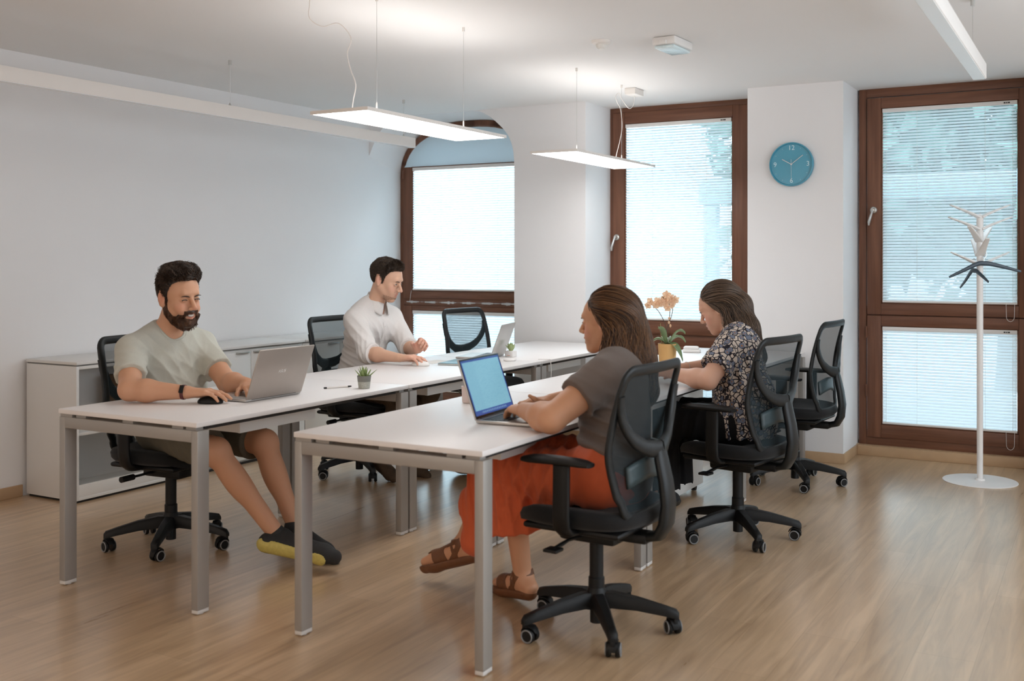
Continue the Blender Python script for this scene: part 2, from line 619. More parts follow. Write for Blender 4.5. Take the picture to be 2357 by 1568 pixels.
# window 1: arched window at the far left
w1 = wall_window('window_1', 0, 0, 0, 0, 'arched window at the far left corner with brown frame')
outer = [(XL + .002, .10)] + arch(-4.748, .720, 2.10, HC - .006) + [(-4.028, .10)]
inner = [(XL + .042, .10)] + arch(-4.748, .680, 2.09, HC - .052) + [(-4.068, .10)]
f = MB()
for i in range(len(outer) - 1):
    q = [outer[i], outer[i + 1], inner[i + 1], inner[i]]
    f.prism(q, 1, YS + .01, YW + .1)
bmesh.ops.remove_doubles(f.bm, verts=f.bm.verts, dist=1e-5)
f.obj('frame', 'wood_z', w1, smooth=50)
# groove line along the frame
inn2 = [(XL + .056, .10)] + arch(-4.748, .664, 2.09, HC - .070) + [(-4.084, .10)]
f = MB()
for i in range(len(inner) - 1):
    f.prism([inner[i], inner[i + 1], inn2[i + 1], inn2[i]], 1, YS + .025, YW + .1)
bmesh.ops.remove_doubles(f.bm, verts=f.bm.verts, dist=1e-5)
f.obj('inner_frame', 'wood_z', w1, smooth=50)
# pale panel closing the arch head
pan = [(XL + .052, 2.185)] + [p for p in arch(-4.748, .668, 2.09, HC - .064) if p[1] > 2.186] + [(-4.084, 2.185)]
MB().prism(pan, 1, YS - .004, YS + .012).obj('arch_panel', 'shade', w1, smooth=0)
sash(w1, XL + .045, -4.09, 1.030, 2.184, -5.338, -4.19, 1.092, 2.182, YS - .008)
sash(w1, XL + .045, -4.09, .125, .965, -5.338, -4.19, .215, .925, YS - .006, name='lower_sash')
fr = MB()
fr.box(XL + .045, -4.09, YS + .004, YW + .1, .965, 1.030, .003)
fr.obj('transom', 'wood_x', w1)
cr = MB()
for k in range(60):
    x = XL + .075 + k * .0215
    wd = .022
    h0 = .007 + .005 * math.sin(k * .7) + random.uniform(-.004, .004)
    cr.box(x, min(x + wd, -4.1), YS - .0015, YS + .006, .998 - h0, .998 + h0 * .6, .001)
cr.obj('worn_strip', mat('peeling_paint', (.55, .56, .57), .7, noise=(40, .3)), w1)
handle_h = MB()
for z in (.78, 1.55, 2.12):
    handle_h.tube([(XL + .044, YS - .01, z - .035), (XL + .044, YS - .01, z + .035)], .006, 8)
handle_h.obj('hinge', 'wood_z', w1)
MB().tube([(XL + .137, YS - .014, 1.10), (XL + .13, YS - .018, 1.06), (XL + .122, YS - .018, 1.0)], .0014, 5).obj('pull_cord', 'white_metal', w1)

# ------------------------------------------------------------------ desks
def goal_frame(b, x0, x1, y0, y1):
    lw = .034
    b.box(x0, x0 + lw, y0, y1, .02, .708, .002)
    b.box(x1 - lw, x1, y0, y1, .02, .708, .002)
    b.box(x0 + lw, x1 - lw, y0, y1, .662, .708, .002)
def desk(x0, y0, length, label, tray=(.44, .24, .49)):
    root = empty('desk', (x0 + .4, y0 + length / 2, 0), 0, label, 'desk', 'white office desks in two long rows')
    ox, oy = x0 + .4, y0 + length / 2
    def L(m): return m
    h = .4
    hl = length / 2
    MB().box(-h, h, -hl + .001, hl - .001, .722, .741, .002).obj('tabletop', 'desk', root)
    for s_ in (-1, 1):
        ya, yb = (-hl + .006, -hl + .066) if s_ < 0 else (hl - .066, hl - .006)
        for sx in (-1, 1):
            xa, xb = (-h, -h + .034) if sx < 0 else (h - .034, h)
            lg = MB().box(xa, xb, ya, yb, .018, .708, .002).obj('leg', 'alu', root)
            ft = MB().box(xa + .0005, xb - .0005, ya + .0005, yb - .0005, .004, .018, .002)
            ft.lathe([(.012, 0), (.012, .005)], 12, Matrix.Translation(((xa + xb) / 2, (ya + yb) / 2, 0)))
            ft.obj('foot', 'foot', lg)
        MB().box(-h + .034, h - .034, ya, yb, .662, .708, .002).obj('crossbar', 'alu', root)
        sp = MB()
        for sx in (-.28, 0, .28):
            sp.box(sx - .03, sx + .03, ya + .012, yb - .012, .708, .722)
        sp.box(-h + .002, -h + .075, ya + .004, yb - .004, .708, .722)
        sp.box(h - .075, h - .02, ya + .012, yb - .012, .708, .722)
        sp.obj('spacer', 'alu', root)
    bm_ = MB()
    for sx in (-1, 1):
        bm_.box(sx * (h - .05) - .02, sx * (h - .05) + .02, -hl + .07, hl - .07, .7035, .7215, .002)
    bm_.obj('underframe', 'dark_gap', root)
    tx, ty, tl = tray
    t = MB()
    a, b_ = -hl + ty + .16, -hl + ty + .16 + tl
    xa, xb = -h + tx, -h + tx + .2
    t.box(xa, xa + .012, a, b_, .632, .722)
    t.box(xb - .012, xb, a, b_, .632, .722)
    t.box(xa + .0125, xb - .0125, a + .001, b_ - .001, .633, .643)
    t.box(xa + .0125, xb - .0125, a + .0005, a + .011, .643, .712)
    t.obj('cable_tray', 'cab', root)
    hh = MB().tube([((xa + xb) / 2 - .04, a + .009, .676), ((xa + xb) / 2 + .04, a + .009, .676)], .011, 10)
    hh.obj('tray_slot', 'dark_gap', root)
    return root
LD = 1.405
AX, AY, BX, BY = -3.837, 2.942, -2.573, 2.962
names_a = ['white desk with aluminium legs under the bearded man\'s laptop', 'white desk where the man in the white shirt works', 'white desk by the far pier with the empty chair behind it']
names_b = ['white desk holding the laptop with the lit blue screen', 'white desk in front of the woman in the floral blouse', 'white desk with the orchid, reaching the middle window']
for i in range(3):
    desk(AX, AY + i * 1.421, 1.417, names_a[i])
for i in range(3):
    desk(BX, BY + i * 1.421, 1.417, names_b[i])

# ------------------------------------------------------------------ low cabinet along the left wall
def cabinet_open(y0, y1):
    root = empty('storage_cabinet', (XL + .235, (y0 + y1) / 2, 0), 0, 'low white open shelf unit against the left wall behind the bearded man', 'cabinet', 'low white cabinets along the left wall')
    hx, hy = .215, (y1 - y0) / 2
    c = MB()
    c.box(-hx, hx, -hy, -hy + .018, .014, .768, .001)
    c.box(-hx, hx, hy - .018, hy, .014, .768, .001)
    c.box(-hx, hx, -hy + .018, hy - .018, .014, .032, .001)
    c.box(-hx, hx, -hy + .018, hy - .018, .75, .768, .001)
    c.box(-hx, -hx + .012, -hy + .018, hy - .018, .032, .75)
    c.obj('carcass', 'cab', root)
    MB().box(-hx + .012, hx - .01, -hy + .018, hy - .018, .375, .393, .001).obj('shelf', 'cab', root)
    MB().box(-hx - .005, hx + .006, -hy - .002, hy, .776, .793, .002).obj('top_panel', 'cab', root)
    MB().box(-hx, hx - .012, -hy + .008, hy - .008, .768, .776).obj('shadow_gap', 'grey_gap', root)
    MB().box(-hx + .01, hx - .012, -hy + .012, hy - .012, 0, .014).obj('plinth', 'dark_gap', root)
    MB().box(hx - .018, hx - .001, -hy + .018, hy - .018, .032, .10, .001).obj('front_lip', 'cab', root)
    return root
cabinet_open(3.967, 4.80)
def cabinet_doors(y0, y1, label):
    root = empty('storage_cabinet', (XL + .235, (y0 + y1) / 2, 0), 0, label, 'cabinet', 'low white cabinets along the left wall')
    hx, hy = .215, (y1 - y0) / 2
    c = MB()
    c.box(-hx, hx - .02, -hy, hy, .014, .768, .001)
    c.obj('carcass', 'cab', root)
    for s_ in (-1, 1):
        a, b_ = (-hy + .002, -.0015) if s_ < 0 else (.0015, hy - .002)
        d = MB().box(hx - .0195, hx, a, b_, .03, .752, .0015).obj('door', 'cab', root)
        ha = b_ - .14 if s_ < 0 else a + .02
        MB().box(hx + .0005, hx + .016, ha, ha + .12, .742, .752, .002).obj('handle', 'steel', d)
    MB().box(-hx - .005, hx + .006, -hy, hy, .776, .793, .002).obj('top_panel', 'cab', root)
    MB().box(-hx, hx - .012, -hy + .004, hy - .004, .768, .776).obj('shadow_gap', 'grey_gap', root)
    MB().box(-hx + .01, hx - .012, -hy + .012, hy - .012, 0, .014).obj('plinth', 'dark_gap', root)
cabinet_doors(4.805, 5.90, 'low white two-door cabinet between the open shelf unit and the white-shirted man')
cabinet_doors(5.905, 6.70, 'low white two-door cabinet mostly hidden behind the man in the white shirt')
cb = MB()
cb.box(-.09, .14, -.07, .07, 0, .27, .002)
tag(cb.obj('cardboard_box', 'card', loc=(-5.26, 4.50, .3935)), 'brown cardboard box standing inside the open shelf unit', 'box')

# ------------------------------------------------------------------ office chair
M['lumbar'] = mat('teal_black_pad', (.03, .05, .055), .45, noise=(60, .2), bump=(300, .3))
def back_x(z, y, w=.25):
    """surface of the backrest: distance behind the seat centre (negative x), curved"""
    t = (z - .44) / .58
    prof = -.215 - .028 * math.sin(min(max(t, 0), 1) * PI * 1.0) * -1.0 - .085 * max(t - .35, 0) ** 1.3
    return prof + .38 * y * y
def office_chair_mesh():
    root = bpy.data.objects.new('office_chair', None)
    COL.objects.link(root)
    # seat
    def seat(u, v_):
        pass
    s = MB()
    n = 40
    rings = []
    prof = [(0, .478, .6), (0, .492, .88), (0, .487, .965), (0, .468, 1.0), (0, .440, .985), (0, .425, .93), (0, .415, .7)]
    def outline(k):
        a = 2 * PI * k / n
        c, s_ = math.cos(a), math.sin(a)
        q = (abs(c) ** 3.2 + abs(s_) ** 3.2) ** (-1 / 3.2)
        return c * q * .245 + .01, s_ * q * .245
    vs = []
    for _, z, sc_ in prof:
        ring = []
        for k in range(n):
            x, y = outline(k)
            zz = z - (.035 * max(0, (x - .12) / .13) ** 2 if z > .43 else 0) - .012 * (1 - (abs(y) / .245) ** 2) * (1 if z > .45 else 0)
            ring.append(s.bm.verts.new((x * sc_, y * sc_, zz)))
        vs.append(ring)
    for A, B in zip(vs, vs[1:]):
        for k in range(n):
            s.bm.faces.new((A[k], A[(k + 1) % n], B[(k + 1) % n], B[k]))
    s.bm.faces.new(vs[0])
    s.bm.faces.new(vs[-1][::-1])
    s.obj('seat', 'seat', root, smooth=60)
    # shell under the seat + mechanism
    m = MB()
    m.box(-.19, .20, -.20, .20, .395, .418, .012)
    m.box(-.11, .12, -.075, .075, .335, .397, .015)
    m.box(-.22, -.06, -.045, .045, .352, .388, .01)
    m.obj('tilt_mechanism', 'black', root)
    lv = MB()
    lv.tube([(.02, .05, .36), (.03, .16, .362), (.03, .21, .358), (.035, .265, .352)], [.006, .006, .008, .006], 8)
    lv.box(.005, .06, .235, .29, .345, .357, .004)
    lv.obj('lever', 'black', root)
    lv = MB()
    lv.tube([(-.04, -.05, .36), (-.04, -.22, .36)], .006, 8)
    lv.tube([(-.04, -.20, .36), (-.04, -.275, .36)], .014, 12)
    lv.obj('lever', 'black', root)
    # gas lift
    g = MB()
    g.lathe([(.024, .06), (.024, .03), (.0, .03)], 16)
    g.lathe([(.026, .335), (.026, .20), (.030, .195), (.030, .115), (.024, .112), (.024, .05)], 20, close=False)
    g.obj('gas_lift', 'black', root)
    # back: mesh frame
    def loop(w0, zt, zb, wm, wb, nn=64):
        pts = []
        def wid(z):
            t = (z - zb) / (zt - zb)
            return wb + (wm - wb) * (t / .45) if t < .45 else wm + (w0 - wm) * (t - .45) / .55
        rt, rb = .045, .060
        half = []
        for i in range(10):
            half.append((wid(zt) - rt, zt, i / 10))
        right = [( (wid(zt) - rt) * i / 8, zt) for i in range(8)]
        right += [(wid(zt) - rt + rt * math.sin(R(x)), zt - rt + rt * math.cos(R(x))) for x in range(0, 91, 15)]
        right += [(wid(z), z) for z in [zt - rt - (zt - rt - zb - rb) * i / 14 for i in range(1, 14)]]
        right += [(wid(zb) - rb + rb * math.cos(R(x)), zb + rb - rb * math.sin(R(x))) for x in range(0, 91, 15)]
        right += [((wid(zb) - rb) * (1 - i / 6), zb) for i in range(1, 7)]
        loop2 = right + [(-y, z) for y, z in right[::-1][1:-1]]
        for y, z in loop2:
            pts.append(Vector((back_x(z, y), y, z)))
        return pts
    lp = loop(.222, .985, .462, .238, .178)
    fr = MB()
    fr.tube(lp, .019, 12, closed=True, flat=(1.0, .5), up=lambda p: Vector((1, 0, .1)))
    fr.obj('back_frame', 'grey_plastic', root, smooth=50)
    # mesh panel
    def mf(u, v_):
        z = .474 + (.968 - .474) * v_
        t = (z - .462) / (.985 - .462)
        w_ = .178 + (.238 - .178) * min(1, t / .45) if t < .45 else .238 + (.222 - .238) * (t - .45) / .55
        e = min(1, (1 - abs(2 * v_ - 1)) / .12)
        w_ *= .88 + .12 * e ** .5
        y = (2 * u - 1) * w_
        return Vector((back_x(z, y) + .006, y, z))
    MB().grid(mf, 16, 26).obj('back_mesh', 'mesh', root, smooth=80)
    # rear yoke: two arms falling from the side rails into a central spine, hooking under the seat
    y_ = MB()
    def bx(z, y, off):
        return back_x(z, y) - off
    for s_ in (-1, 1):
        pts = []
        for i in range(13):
            t = i / 12
            yy = s_ * (.222 * math.cos(PI / 2 * t) + .004)
            zz = .90 - .205 * math.sin(PI / 2 * t)
            pts.append((bx(zz, yy, .006 + .058 * t ** 1.2), yy, zz))
        y_.tube(pts, [.018] * 3 + [.021] * 4 + [.024] * 3 + [.028] * 3, 12, flat=(1.1, .55), up=(1, 0, 0))
        # lower side struts from yoke back to rail
        pts = []
        for i in range(9):
            t = i / 8
            yy = s_ * (.06 + .165 * t)
            zz = .615 - .125 * t + .03 * math.sin(PI * t)
            pts.append((bx(zz, yy, .034 * (1 - t) + .006), yy, zz))
    y_.tube([(bx(.70, 0, .062), 0, .70), (bx(.66, 0, .070), 0, .66), (bx(.58, 0, .082), 0, .58), (bx(.50, 0, .082), 0, .50), (bx(.45, 0, .066), 0, .43), (-.255, 0, .385), (-.205, 0, .372), (-.15, 0, .366), (-.05, 0, .366)],
            [.026, .034, .036, .038, .040, .038, .034, .030, .028], 14, flat=(1.2, .5), up=(1, 0, .2))
    y_.obj('back_yoke', 'grey_plastic', root, smooth=50)
    lb = MB()
    def lf(u, v_):
        yy = (2 * u - 1) * .135
        zz = .585 + .075 * v_ - .02 * (2 * u - 1) ** 2
        return Vector((back_x(zz, yy) - .008 - .012 * (1 - (2 * u - 1) ** 2), yy, zz))
    lb.grid(lf, 12, 4)
    o = lb.obj('lumbar_pad', 'lumbar', root, smooth=60)
    sm = o.modifiers.new('thickness', 'SOLIDIFY')
    sm.thickness = .012
    # arm rests
    for s_ in (-1, 1):
        a = MB()
        a.tube([(-.01, s_ * .19, .405), (-.01, s_ * .245, .41), (-.01, s_ * .278, .435), (-.012, s_ * .286, .48), (-.014, s_ * .286, .655)], [.022, .024, .026, .026, .026], 12, flat=(1.25, .55), up=(0, 1, 0))
        am = a.obj('arm_post', 'black', root, smooth=50)
        a = MB()
        pts = []
        for i in range(9):
            t = i / 8
            pts.append((-.125 + .27 * t, s_ * (.280 - .012 * math.sin(PI * t)), .668 - .004 * abs(2 * t - 1) ** 3))
        a.tube(pts, [.024, .036, .040, .041, .042, .043, .043, .040, .026], 14, flat=(1, .33), up=(0, 0, 1))
        a.obj('armrest', 'black', root, smooth=50)
    return root

def star_base(root, phase):
    """five legs with double casters, below the gas lift"""
    for k in range(5):
        a = R(phase) + 2 * PI * k / 5
        rm = Matrix.Rotation(a, 4, 'Z')
        l = MB()
        secs = [(.018, .112, .030, .030), (.06, .118, .026, .027), (.15, .108, .022, .022), (.25, .088, .018, .017), (.292, .078, .017, .015), (.302, .070, .013, .010)]
        rings = []
        for x, z, hw, hh in secs:
            ring = [l.bm.verts.new(rm @ Vector(p)) for p in ((x, -hw, z - hh), (x, hw, z - hh), (x, hw, z + hh * .4), (x, hw * .6, z + hh), (x, -hw * .6, z + hh), (x, -hw, z + hh * .4))]
            rings.append(ring)
        for A, B in zip(rings, rings[1:]):
            for q in range(6):
                l.bm.faces.new((A[q], A[(q + 1) % 6], B[(q + 1) % 6], B[q]))
        l.bm.faces.new(rings[0][::-1])
        l.bm.faces.new(rings[-1])
        lo = l.obj('leg', 'black', root, smooth=40)
        # caster
        random.seed(int(phase * 10) + k)
        sw = random.uniform(-1, 1) * 1.2 + a
        cm = Matrix.Translation(rm @ Vector((.285, 0, 0))) @ Matrix.Rotation(sw, 4, 'Z')
        c = MB()
        c.box(-.012, .016, -.008, .008, .028, .070, .003, mtx=cm)
        pts = [cm @ Vector((-.014 + .030 * math.cos(t), 0, .030 + .030 * math.sin(t))) for t in [R(x) for x in (-10, 20, 50, 80, 110, 140, 165)]]
        c.tube([tuple(p) for p in pts], [.006, .010, .012, .012, .012, .010, .006], 8, flat=(1.6, .35), up=lambda p, cm=cm: (p - cm @ Vector((-.014, 0, .03))))
        for s_ in (-1, 1):
            wm = cm @ Matrix.Translation((-.014, s_ * .0165, .0265)) @ Matrix.Rotation(R(90), 4, 'X')
            c.lathe([(.0, -.0085), (.023, -.0085), (.0262, -.005), (.0265, 0), (.0262, .005), (.023, .0085), (0, .0085)], 22, wm)
        co = c.obj('caster', 'black', root, smooth=40)
        r_ = MB()
        for s_ in (-1, 1):
            ring = [cm @ Vector((-.014 + .0215 * math.cos(t), s_ * .0255, .0265 + .0215 * math.sin(t))) for t in [2 * PI * i / 24 for i in range(24)]]
            r_.tube([tuple(p) for p in ring], .0026, 6, closed=True)
        r_.obj('wheel_ring', 'ring', co)
    MB().lathe([(.036, .085), (.040, .10), (.040, .135), (.034, .15), (.030, .16)], 20).obj('base_hub', 'black', root)

proto = office_chair_mesh()
chairs = [
    (-3.905, 3.62, 4, 15, 'black mesh office chair the bearded man in shorts sits on'),
    (-4.16, 5.42, 2, 36, 'black mesh office chair under the man in the white shirt'),
    (-4.00, 6.74, -9, 50, 'empty black mesh office chair in front of the arched window'),
    (-1.640, 3.560, 177, 18, 'black mesh office chair of the woman in orange trousers'),
    (-1.58, 5.09, 170, 18, 'black mesh office chair of the woman in the floral blouse'),
    (-1.66, 6.50, 176, 10, 'empty black mesh office chair behind the floral-bloused woman, by the clock pier'),
]
for i, (x, y, yaw, ph, lab) in enumerate(chairs):
    o = proto if i == 0 else copy_tree(proto)
    o.location = (x, y, 0)
    o.rotation_euler = (0, 0, R(yaw))
    tag(o, lab, 'office chair', 'black mesh office chairs at the desks')
chair_objs = [o for o in COL.objects if o.name.startswith('office_chair')]
for o, (x, y, yaw, ph, lab) in zip(sorted(chair_objs, key=lambda q: q.name), chairs):
    star_base(o, ph - yaw)

# ------------------------------------------------------------------ lamps
def pendant(x0, x1, y0, y1, z, label, wires, gang=True, diff='diffuser', up='uplight'):
    cx, cy = (x0 + x1) / 2, (y0 + y1) / 2
    root = empty('pendant_lamp', (cx, cy, z), 0, label, 'ceiling lamp', 'flat white panel lamps over the desks')
    hx, hy = (x1 - x0) / 2, (y1 - y0) / 2
    f = MB()
    f.box(-hx, hx, -hy, -hy + .008, 0, .016, .001)
    f.box(-hx, hx, hy - .008, hy, 0, .016, .001)
    f.box(-hx, -hx + .008, -hy + .008, hy - .008, 0, .016, .001)
    f.box(hx - .008, hx, -hy + .008, hy - .008, 0, .016, .001)
    f.obj('frame', 'lamp_white', root)
    MB().box(-hx + .008, hx - .008, -hy + .008, hy - .008, .001, .006).obj('diffuser', diff, root, smooth=0)
    MB().box(-hx + .008, hx - .008, -hy + .008, hy - .008, .010, .0145).obj('upper_diffuser', up, root, smooth=0)
    h = HC - z
    for (wx, wy) in wires:
        dx, dy = wx - cx, wy - cy
        MB().tube([(dx, dy, .016), (dx, dy, h)], .0012, 6).obj('wire', 'steel', root)
        c = MB()
        c.lathe([(.007, h - .022), (.007, h)], 12, Matrix.Translation((dx, dy, 0)))
        c.obj('ceiling_mount', 'lamp_white', root)
        c = MB()
        c.lathe([(.004, .014), (.0035, .05), (.002, .055)], 10, Matrix.Translation((dx, dy, 0)))
        c.obj('wire_grip', 'lamp_white', root)
    return root
l1 = pendant(-3.172, -2.845, 3.765, 5.01, 2.03, 'large lit panel lamp over the front desks', [(-2.889, 4.637), (-2.895, 3.90), (-3.13, 3.90), (-3.13, 4.637)][:2])
cab1 = [(.045, -.58, .017), (.04, -.565, .06), (.05, -.56, .13), (.028, -.57, .20), (.022, -.585, .27), (.035, -.575, .34), (.0, -.62, .40), (-.06, -.66, .385), (-.10, -.70, .42), (-.075, -.73, .47), (-.06, -.74, .536)]
def smooth_path(P, n=6):
    P = [Vector(p) for p in P]
    out = []
    for i in range(len(P) - 1):
        p0, p1, p2, p3 = P[max(i - 1, 0)], P[i], P[i + 1], P[min(i + 2, len(P) - 1)]
        for j in range(n):
            t = j / n
            out.append(.5 * ((2 * p1) + (p2 - p0) * t + (2 * p0 - 5 * p1 + 4 * p2 - p3) * t * t + (3 * p1 - p0 - 3 * p2 + p3) * t ** 3))
    out.append(P[-1])
    return out
MB().tube(smooth_path(cab1), .0024, 7).obj('power_cable', 'lamp_white', l1)
l2 = pendant(-3.138, -2.812, 5.820, 7.11, 2.03, 'smaller-looking lit panel lamp over the far desks near the middle window', [(-2.882, 5.841 + .12), (-2.892, 6.688)])
cab2 = [(.045, .21, .017), (.055, .2, .06), (.075, .21, .15), (.085, .225, .24), (.083, .22, .32), (.07, .225, .38), (.08, .16, .40), (.085, .115, .44), (.09, .16, .47), (.085, .215, .44), (.10, .30, .385), (.09, .40, .41), (.085, .44, .46), (.085, .44, .515)]
MB().tube(smooth_path(cab2), .0022, 7).obj('power_cable', 'lamp_white', l2)
jb = MB().box(.045, .125, .36, .52, .492, .536, .004).obj('junction_box', 'lamp_white', l2)
# assumed lamp of the same kind, unseen, added behind the camera for warm light
pendant(-3.17, -2.84, -.9, .35, 2.03, 'assumed flat panel lamp, added unseen over the part of the office behind the viewer', [(-3.0, -.6), (-3.0, .1)], diff='assumed_warm_diffuser', up='assumed_warm_diffuser')

def linear_lamp(x, y0, y1, zb, zt, w_, label, wires):
    root = empty('linear_lamp', (x, (y0 + y1) / 2, zb), 0, label, 'ceiling lamp', 'long white linear fittings on wires')
    hl = (y1 - y0) / 2
    f = MB()
    f.box(-w_ / 2, w_ / 2, -hl, hl, .003, zt - zb, .002)
    f.obj('housing', 'lamp_white', root)
    MB().box(-w_ / 2 + .004, w_ / 2 - .004, -hl + .004, hl - .004, 0, .003).obj('diffuser', mat('unlit_diffuser', (.85, .86, .86), .25, noise=(9, .01)), root, smooth=0)
    for wy in wires:
        dy = wy - (y0 + y1) / 2
        MB().tube([(0, dy, zt - zb), (0, dy, HC - zb)], .0017, 6).obj('wire', 'steel', root)
        c = MB()
        c.lathe([(.010, HC - zb - .028), (.010, HC - zb)], 12, Matrix.Translation((0, dy, 0)))
        c.obj('ceiling_mount', 'steel', root)
        c = MB()
        c.lathe([(.013, zt - zb), (.006, zt - zb + .012), (.003, zt - zb + .02)], 10, Matrix.Translation((0, dy, 0)))
        c.obj('wire_grip', 'steel', root)
    return root
linear_lamp(-4.59, 1.2, 6.635, 2.215, 2.290, .06, 'long unlit linear lamp along the left wall', [2.9, 4.715, 6.52])
linear_lamp(-.535, 2.2, 5.60, 2.243, 2.318, .062, 'unlit linear lamp hanging near the coat stand side of the room', [3.4, 5.295])

# ceiling devices
dt = empty('motion_detector', (-2.409, 5.292, HC), 0, 'small round white motion detector on the ceiling', 'sensor')
MB().lathe([(.055, 0), (.055, -.006), (.050, -.014), (.036, -.018)], 28).obj('base', 'lamp_white', dt)
MB().lathe([(.030, -.014), (.031, -.026), (.026, -.038), (.015, -.046), (0, -.048)], 24).obj('lens', mat('milky_lens', (.72, .70, .66), .3, noise=(50, .06)), dt)
em = empty('emergency_light', (-2.06, 5.46, HC), R(-3), 'square white emergency light with clear cover on the ceiling', 'emergency light')
e = MB()
e.box(-.068, .068, -.125, .125, -.045, 0, .012)
for s_ in (-1, 1):
    e.box(-.02, .02, s_ * .120, s_ * .137, -.045, -.022, .003)
e.obj('housing', 'white_metal', em)
def ribbed():
    m = mat('ribbed_cover', (.72, .86, .90), .12, spec=.8)
    nt = m.node_tree
    t = nt.nodes.new('ShaderNodeTexCoord')
    wv = nt.nodes.new('ShaderNodeTexWave')
    wv.inputs['Scale'].default_value = 30
    wv.inputs['Distortion'].default_value = 2
    bp = nt.nodes.new('ShaderNodeBump')
    bp.inputs['Strength'].default_value = .8
    nt.links.new(t.outputs['Object'], wv.inputs['Vector'])
    nt.links.new(wv.outputs['Fac'], bp.inputs['Height'])
    nt.links.new(bp.outputs[0], nt.nodes['Principled BSDF'].inputs['Normal'])
    return m
MB().box(-.058, .058, -.114, .114, -.062, -.045, .008).obj('cover', ribbed(), em)

# ------------------------------------------------------------------ wall clock
M['clock'] = mat('teal_blue', (.045, .29, .42), .28, spec=.6, noise=(6, .05), coat=.4)
M['clock_face'] = mat('clock_blue', (.06, .33, .47), .22, spec=.6, noise=(3, .04), coat=.5)
ck = empty('wall_clock', (-1.872, YP, 2.019), 0, 'round blue wall clock on the pier between the windows', 'clock')
rx = Matrix.Rotation(R(90), 4, 'X')
MB().lathe([(0, 0), (.143, 0), (.150, .006), (.151, .030), (.148, .036), (.142, .037), (.140, .030), (.139, .024), (0, .024)], 64, rx, close=False).obj('rim', 'clock', ck, smooth=50)
MB().lathe([(0, .0245), (.139, .0245)], 64, rx, close=False).obj('dial', 'clock_face', ck)
M['clock_mark'] = mat('pale_blue_print', (.62, .82, .88), .5, noise=(9, .02))
for s_, a in (('12', 0), ('3', 90), ('6', 180), ('9', 270)):
    r_ = .112
    p = Matrix.Translation((r_ * math.sin(R(a)), -.0252, r_ * math.cos(R(a)))) @ Matrix.Rotation(R(90), 4, 'X')
    text_mesh(s_, .046, 'numeral', 'clock_mark', ck, p, .0003)
dots = MB()
for k in range(12):
    if k % 3:
        a = R(30 * k)
        dots.lathe([(0, .0262), (.0016, .0262), (.0016, .025)], 8, Matrix.Translation((.122 * math.sin(a), 0, .122 * math.cos(a))) @ rx)
dots.obj('hour_dots', 'clock_mark', ck)
def hand(name, ang, ln, tail, w_, y):
    a = R(ang)
    h = MB().tube([(-tail * math.sin(a), y, -tail * math.cos(a)), (ln * math.sin(a), y, ln * math.cos(a))], w_, 8)
    h.obj(name, 'white_metal', ck)
hand('hour_hand', -60, .072, .006, .0022, -.029)
hand('minute_hand', 53, .100, .006, .0020, -.031)
hand('second_hand', 179, .115, .033, .0009, -.033)

# ------------------------------------------------------------------ coat stand
cs = empty('coat_stand', (-.676, 7.10, 0), 0, 'white tree-shaped coat stand with round base by the door window', 'coat stand')
MB().lathe([(0, 0), (.214, 0), (.216, .003), (.214, .006), (.03, .009), (.026, .02), (0, .02)], 56).obj('base', 'white_metal', cs)
MB().lathe([(.0175, .009), (.0185, .6), (.019, 1.2), (.020, 1.64), (.0, 1.655)], 20).obj('pole', 'white_metal', cs)
def branch(ang, zj, ln, rise, wd=.018):
    a = R(ang)
    d = Vector((math.cos(a), math.sin(a), 0))
    pts = []
    for i in range(8):
        t = i / 7
        pts.append(d * (.008 + ln * t) + Vector((0, 0, zj - .015 + rise * t ** .9)))
    MB().tube(pts, [.021, .020, .018, .016, .0145, .013, .012, .009], 12, flat=(1.3, .45), up=(0, 0, 1)).obj('branch', 'white_metal', cs)
for (zj, rise, ln, ang) in ((1.645, .075, .175, 29), (1.57, .075, .185, 29), (1.495, .09, .165, 75), (1.41, .10, .165, 110), (1.35, .078, .175, 33)):
    branch(ang, zj, ln, rise)
    branch(ang + 180, zj, ln, rise)
M['hanger'] = mat('dark_blue_plastic', (.012, .03, .05), .28, noise=(20, .1))
def hanger(c, ang, droop1, droop2, label):
    root = empty('clothes_hanger', c, R(ang), label, 'hanger', 'dark hangers on the coat stand')
    b = MB()
    b.tube(smooth_path([(-.205, 0, -.055 - droop1), (-.13, 0, -.03 - droop1 * .6), (-.04, 0, -.004), (0, 0, 0), (.04, 0, -.004), (.13, 0, -.026 - droop2 * .6), (.215, 0, -.05 - droop2)], 5), [.0035 + .0042 * math.sin(PI * i / 30) for i in range(31)], 10, flat=(.8, 1.9), up=(0, 0, 1))
    b.obj('shoulder_bar', 'hanger', root)
    h = MB()
    h.tube(smooth_path([(0, 0, 0), (0, 0, .028), (.012, 0, .045), (.014, 0, .062), (0, 0, .074), (-.016, 0, .066)], 4), .0028, 8)
    h.obj('hook', 'steel', root)
hanger((-.676 + .026, 7.10 - .03, 1.345), 22, .03, 0, 'dark hanger spread wide on the coat stand, upper of the two')
hanger((-.676 - .030, 7.10 - .028, 1.30), 118, .01, .06, 'dark hanger hanging lower, tilted down along the coat stand pole')

# @@PEOPLE

# ================================================================== people
def unit(v):
    v = np.asarray(v, float)
    return v / (np.linalg.norm(v) + 1e-12)

